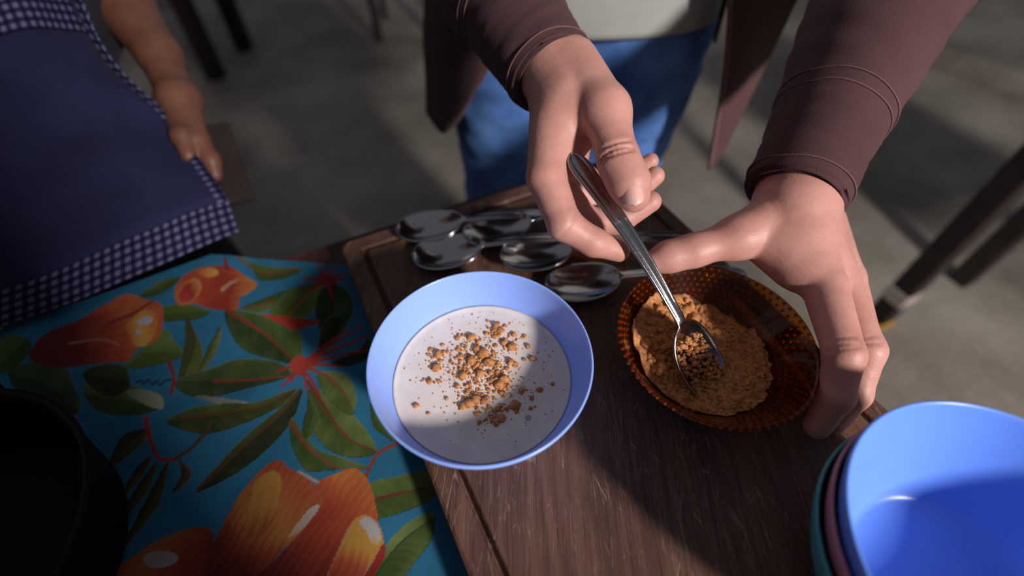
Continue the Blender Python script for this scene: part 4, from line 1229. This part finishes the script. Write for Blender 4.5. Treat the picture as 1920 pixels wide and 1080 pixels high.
def aproned_person():
    base = (-0.65, 0.53, 0)
    root = empty('person', base, 'person in a navy apron with gingham borders standing by the tablecloth', 'person')
    # hem runs along the back edge of the table; the skirt of the apron narrows upwards
    def row(z, pts): return [at_z(px, py, z) for px, py in pts]
    zh = TABLE_Z + .010
    hem = [at_z(-260, 720, zh), at_z(0, 612, zh), at_z(220, 535, zh), at_z(380, 468, zh), at_z(448, 436, zh)]
    up1 = [at_z(-260, 640, zh + .022), at_z(0, 545, zh + .022), at_z(210, 462, zh + .022), at_z(370, 400, zh + .022), at_z(430, 380, zh + .022)]
    mid = [at_z(-300, 420, .85), at_z(-60, 330, .85), at_z(140, 240, .85), at_z(270, 215, .85), at_z(312, 215, .85)]
    top = [at_z(-300, 200, .928), at_z(-120, 130, .928), at_z(40, 70, .928), at_z(150, 70, .928), at_z(196, 80, .928)]
    up0 = [(h * .5 + u * .5) for h, u in zip(hem, up1)]
    bib = [at_z(-330, 40, .995), at_z(-190, -50, .995), at_z(-40, -110, .995), at_z(60, -105, .995), at_z(95, -95, .995)]
    ap = uv_sheet('apron', [bib, top, mid, up1], M_navy, root)
    off = np.array([.0015, -.002, .002])
    b = uv_sheet('hem_border', [[p + off for p in up1], [p + off for p in up0], [p + off for p in hem]], M_check, ap, .002)
    b['label'] = 'navy and white gingham border'
    # gingham strip down the side edge, and the checked waistband
    def inset(r, k): return r[-1] + (r[-2] - r[-1]) * k + off
    e = uv_sheet('side_border', [[inset(r, .30), inset(r, .14), inset(r, -.02)] for r in (bib, top, mid, up1)], M_check, ap, .002)
    e['label'] = 'gingham strip along the apron edge'
    def lerp(k): return [a * (1 - k) + c * k + off * 1.6 for a, c in zip(bib, top)]
    w = uv_sheet('waistband', [lerp(.30), lerp(.62), lerp(.95)], M_check, ap, .002)
    w['label'] = 'gingham waistband'
    # dress under the apron, behind it
    c = np.array([-0.655, 0.535])
    rs = []
    for z, a, bb in ((.06, .19, .15), (.40, .18, .14), (.74, .15, .11), (.84, .165, .085), (.90, .215, .075), (1.05, .22, .07), (1.20, .19, .09), (1.32, .16, .10), (1.38, .07, .06)):
        ring = []
        for i in range(48):
            t = 2 * math.pi * i / 48
            x, y = a * math.cos(t), bb * math.sin(t)
            ang = math.atan2(.126, .173)
            ring.append((c[0] + x * math.cos(ang) - y * math.sin(ang), c[1] + x * math.sin(ang) + y * math.cos(ang), z))
        rs.append(ring)
    link('dress', loft('dress', rs), M_dress, root)
    # arm and hand hanging beside the apron
    D = .56
    sh = np.array([-.53, .64, 1.30])
    el = K(125, -100, .625)
    wr = K(336, 188, D)
    mc = [K(372, 262, .545), K(360, 272, .558), K(348, 272, .572), K(338, 268, .585)]
    arm = [(sh, el, .046, .040), (el, K(224, 0, .60), .041, .036), (K(224, 0, .60), K(298, 102, .575), .036, .0230), (K(298, 102, .575), wr, .0225, .0195)]
    palm = [(wr, mc[0], .019, .0125), (wr, mc[1], .019, .0125), (wr, mc[2], .018, .012), (wr, mc[3], .017, .0115)]
    f1 = chain([mc[0], K(396, 300, .545), K(404, 328, .545)], [.0115, .0100, .0075])
    f2 = chain([mc[1], K(392, 318, .558), K(398, 345, .558)], [.0115, .0100, .0075])
    f3 = chain([mc[2], K(374, 312, .572), K(384, 338, .572)], [.0110, .0095, .0072])
    f4 = chain([mc[3], K(360, 300, .582), K(368, 322, .582)], [.0100, .0085, .0065])
    th = chain([K(335, 215, .555), K(342, 255, .535), K(354, 292, .532)], [.015, .0115, .0085])
    hm = sdf_mesh('h', [(.012, arm + palm), (.006, th), (.004, f1), (.004, f2), (.004, f3), (.004, f4)], .0028, .003, smooth_iter=1)
    other = [(np.array([-.78, .46, 1.30]), np.array([-.86, .40, 1.05]), .046, .04), (np.array([-.86, .40, 1.05]), np.array([-.80, .28, .92]), .04, .026),
             (np.array([-.78, .46, 1.30]), sh, .05, .05), (np.array([-.655, .55, 1.34]), np.array([-.65, .54, 1.46]), .048, .046),
             (np.array([-.65, .53, 1.56]), np.array([-.64, .52, 1.62]), .078, .085),
             (np.array([-.71, .50, .9]), np.array([-.73, .50, .08]), .05, .04), (np.array([-.62, .56, .9]), np.array([-.60, .57, .08]), .05, .04)]
    h2 = sdf_mesh('h2', [(.03, other)], .012, .02)
    link('body', join_meshes('body', [hm, h2]), M_skin2, root)
    hh = sdf_mesh('hair', [(.02, [(np.array([-.655, .56, 1.57]), np.array([-.65, .545, 1.64]), .082, .088)])], .012, .01)
    link('hair', hh, Mat('black_hair', srgb(22, 18, 18), rough=.6).m, root)
    for x, y in ((-.73, .46), (-.60, .53)):
        sm = sdf_mesh('shoe', [(.02, [(np.array([x, y + .06, .045]), np.array([x + .04, y - .08, .040]), .045, .040)])], .009, .01)
        link('shoe', sm, M_dress, root)
    # flat wooden slat in the hand
    a0, a1 = K(402, 235, .562), K(452, 380, .556)
    t = (a1 - a0); L = np.linalg.norm(t); t /= L
    v = np.array([0, 0, CAM_Z]) - a0; v -= t * (v @ t); v /= np.linalg.norm(v); s = np.cross(t, v)
    bm = bmesh.new(); box(bm, -.0155, .0155, 0, L, -.005, .005, .0015)
    me = bm_mesh('wooden_slat', bm)
    me.transform(Matrix(((s[0], t[0], v[0], a0[0]), (s[1], t[1], v[1], a0[1]), (s[2], t[2], v[2], a0[2]), (0, 0, 0, 1))))
    tag(link('wooden_slat', me, M_slat, smooth=False), 'flat dark brown wooden slat held in the aproned person\'s hand', 'slat')
aproned_person()

# ------------------------------------------------------------------ furniture standing on the floor behind
def bench(name, feet, leg_w, top_z, label, cat, band=False, mat=M_dark, over=.06):
    """a table or bench from its four feet"""
    f = [np.array(p[:2]) for p in feet]
    c = sum(f) / 4
    root = empty(name, (c[0], c[1], 0), label, cat)
    ax = f[1] - f[0]; ang = math.atan2(ax[1], ax[0])
    for p in f:
        bm = bmesh.new(); box(bm, -leg_w / 2, leg_w / 2, -leg_w / 2, leg_w / 2, 0, top_z - .03, .006)
        me = bm_mesh('leg', bm); me.transform(Matrix.Translation((p[0], p[1], 0)) @ Matrix.Rotation(ang, 4, 'Z'))
        lg = link('leg', me, mat, root, smooth=False)
        if band and p is f[0]:
            bm = bmesh.new(); box(bm, -leg_w / 2 - .002, leg_w / 2 + .002, -leg_w / 2 - .002, leg_w / 2 + .002, .10, .145, .002)
            me = bm_mesh('band', bm); me.transform(Matrix.Translation((p[0], p[1], 0)) @ Matrix.Rotation(ang, 4, 'Z'))
            link('band', me, M_white_band, lg, smooth=False)
            bm = bmesh.new(); box(bm, -leg_w / 2 - .004, leg_w / 2 + .004, -leg_w / 2 - .004, leg_w / 2 + .004, .0, .016, .002)
            me = bm_mesh('foot_cap', bm); me.transform(Matrix.Translation((p[0], p[1], 0)) @ Matrix.Rotation(ang, 4, 'Z'))
            link('foot_cap', me, M_yellow, lg, smooth=False)
    w = np.linalg.norm(f[1] - f[0]) + 2 * over; d = np.linalg.norm(f[2] - f[1]) + 2 * over
    for k in range(4):
        bm = bmesh.new(); box(bm, -w / 2, w / 2, -d / 2 + k * d / 4 + .002, -d / 2 + (k + 1) * d / 4 - .002, top_z - .03, top_z, .004)
        me = bm_mesh('top_plank', bm); me.transform(Matrix.Translation((c[0], c[1], 0)) @ Matrix.Rotation(ang, 4, 'Z'))
        link('top_plank', me, mat, root, smooth=False)
p1, p2 = np.array(at_z(1642, 600, 0)[:2]), np.array(at_z(1800, 526, 0)[:2])
dd = (p2 - p1); pn = np.array([dd[1], -dd[0]]) * 1.0
pn = np.array([.75, -.45])
bench('workbench', [p1, p2, p2 + pn, p1 + pn], .056, .80, 'dark workbench with thick legs banded in cream, standing right of the board', 'workbench', band=True)
q1, q2 = np.array(at_z(408, 146, 0)[:2]), np.array(at_z(460, 92, 0)[:2])
bench('low_table', [q1, q1 + np.array([-.8, .05]), q1 + np.array([-.78, .48]), q2], .07, .74, 'dark wooden low table standing far behind the aproned person', 'table', mat=M_slat)
r1 = np.array(at_z(712, 78, 0)[:2])
bench('stool', [r1, r1 + np.array([.30, .02]), r1 + np.array([.28, .32]), r1 + np.array([-.02, .30])], .035, .62, 'thin-legged dark wooden stool far back on the concrete floor', 'stool', over=.02)
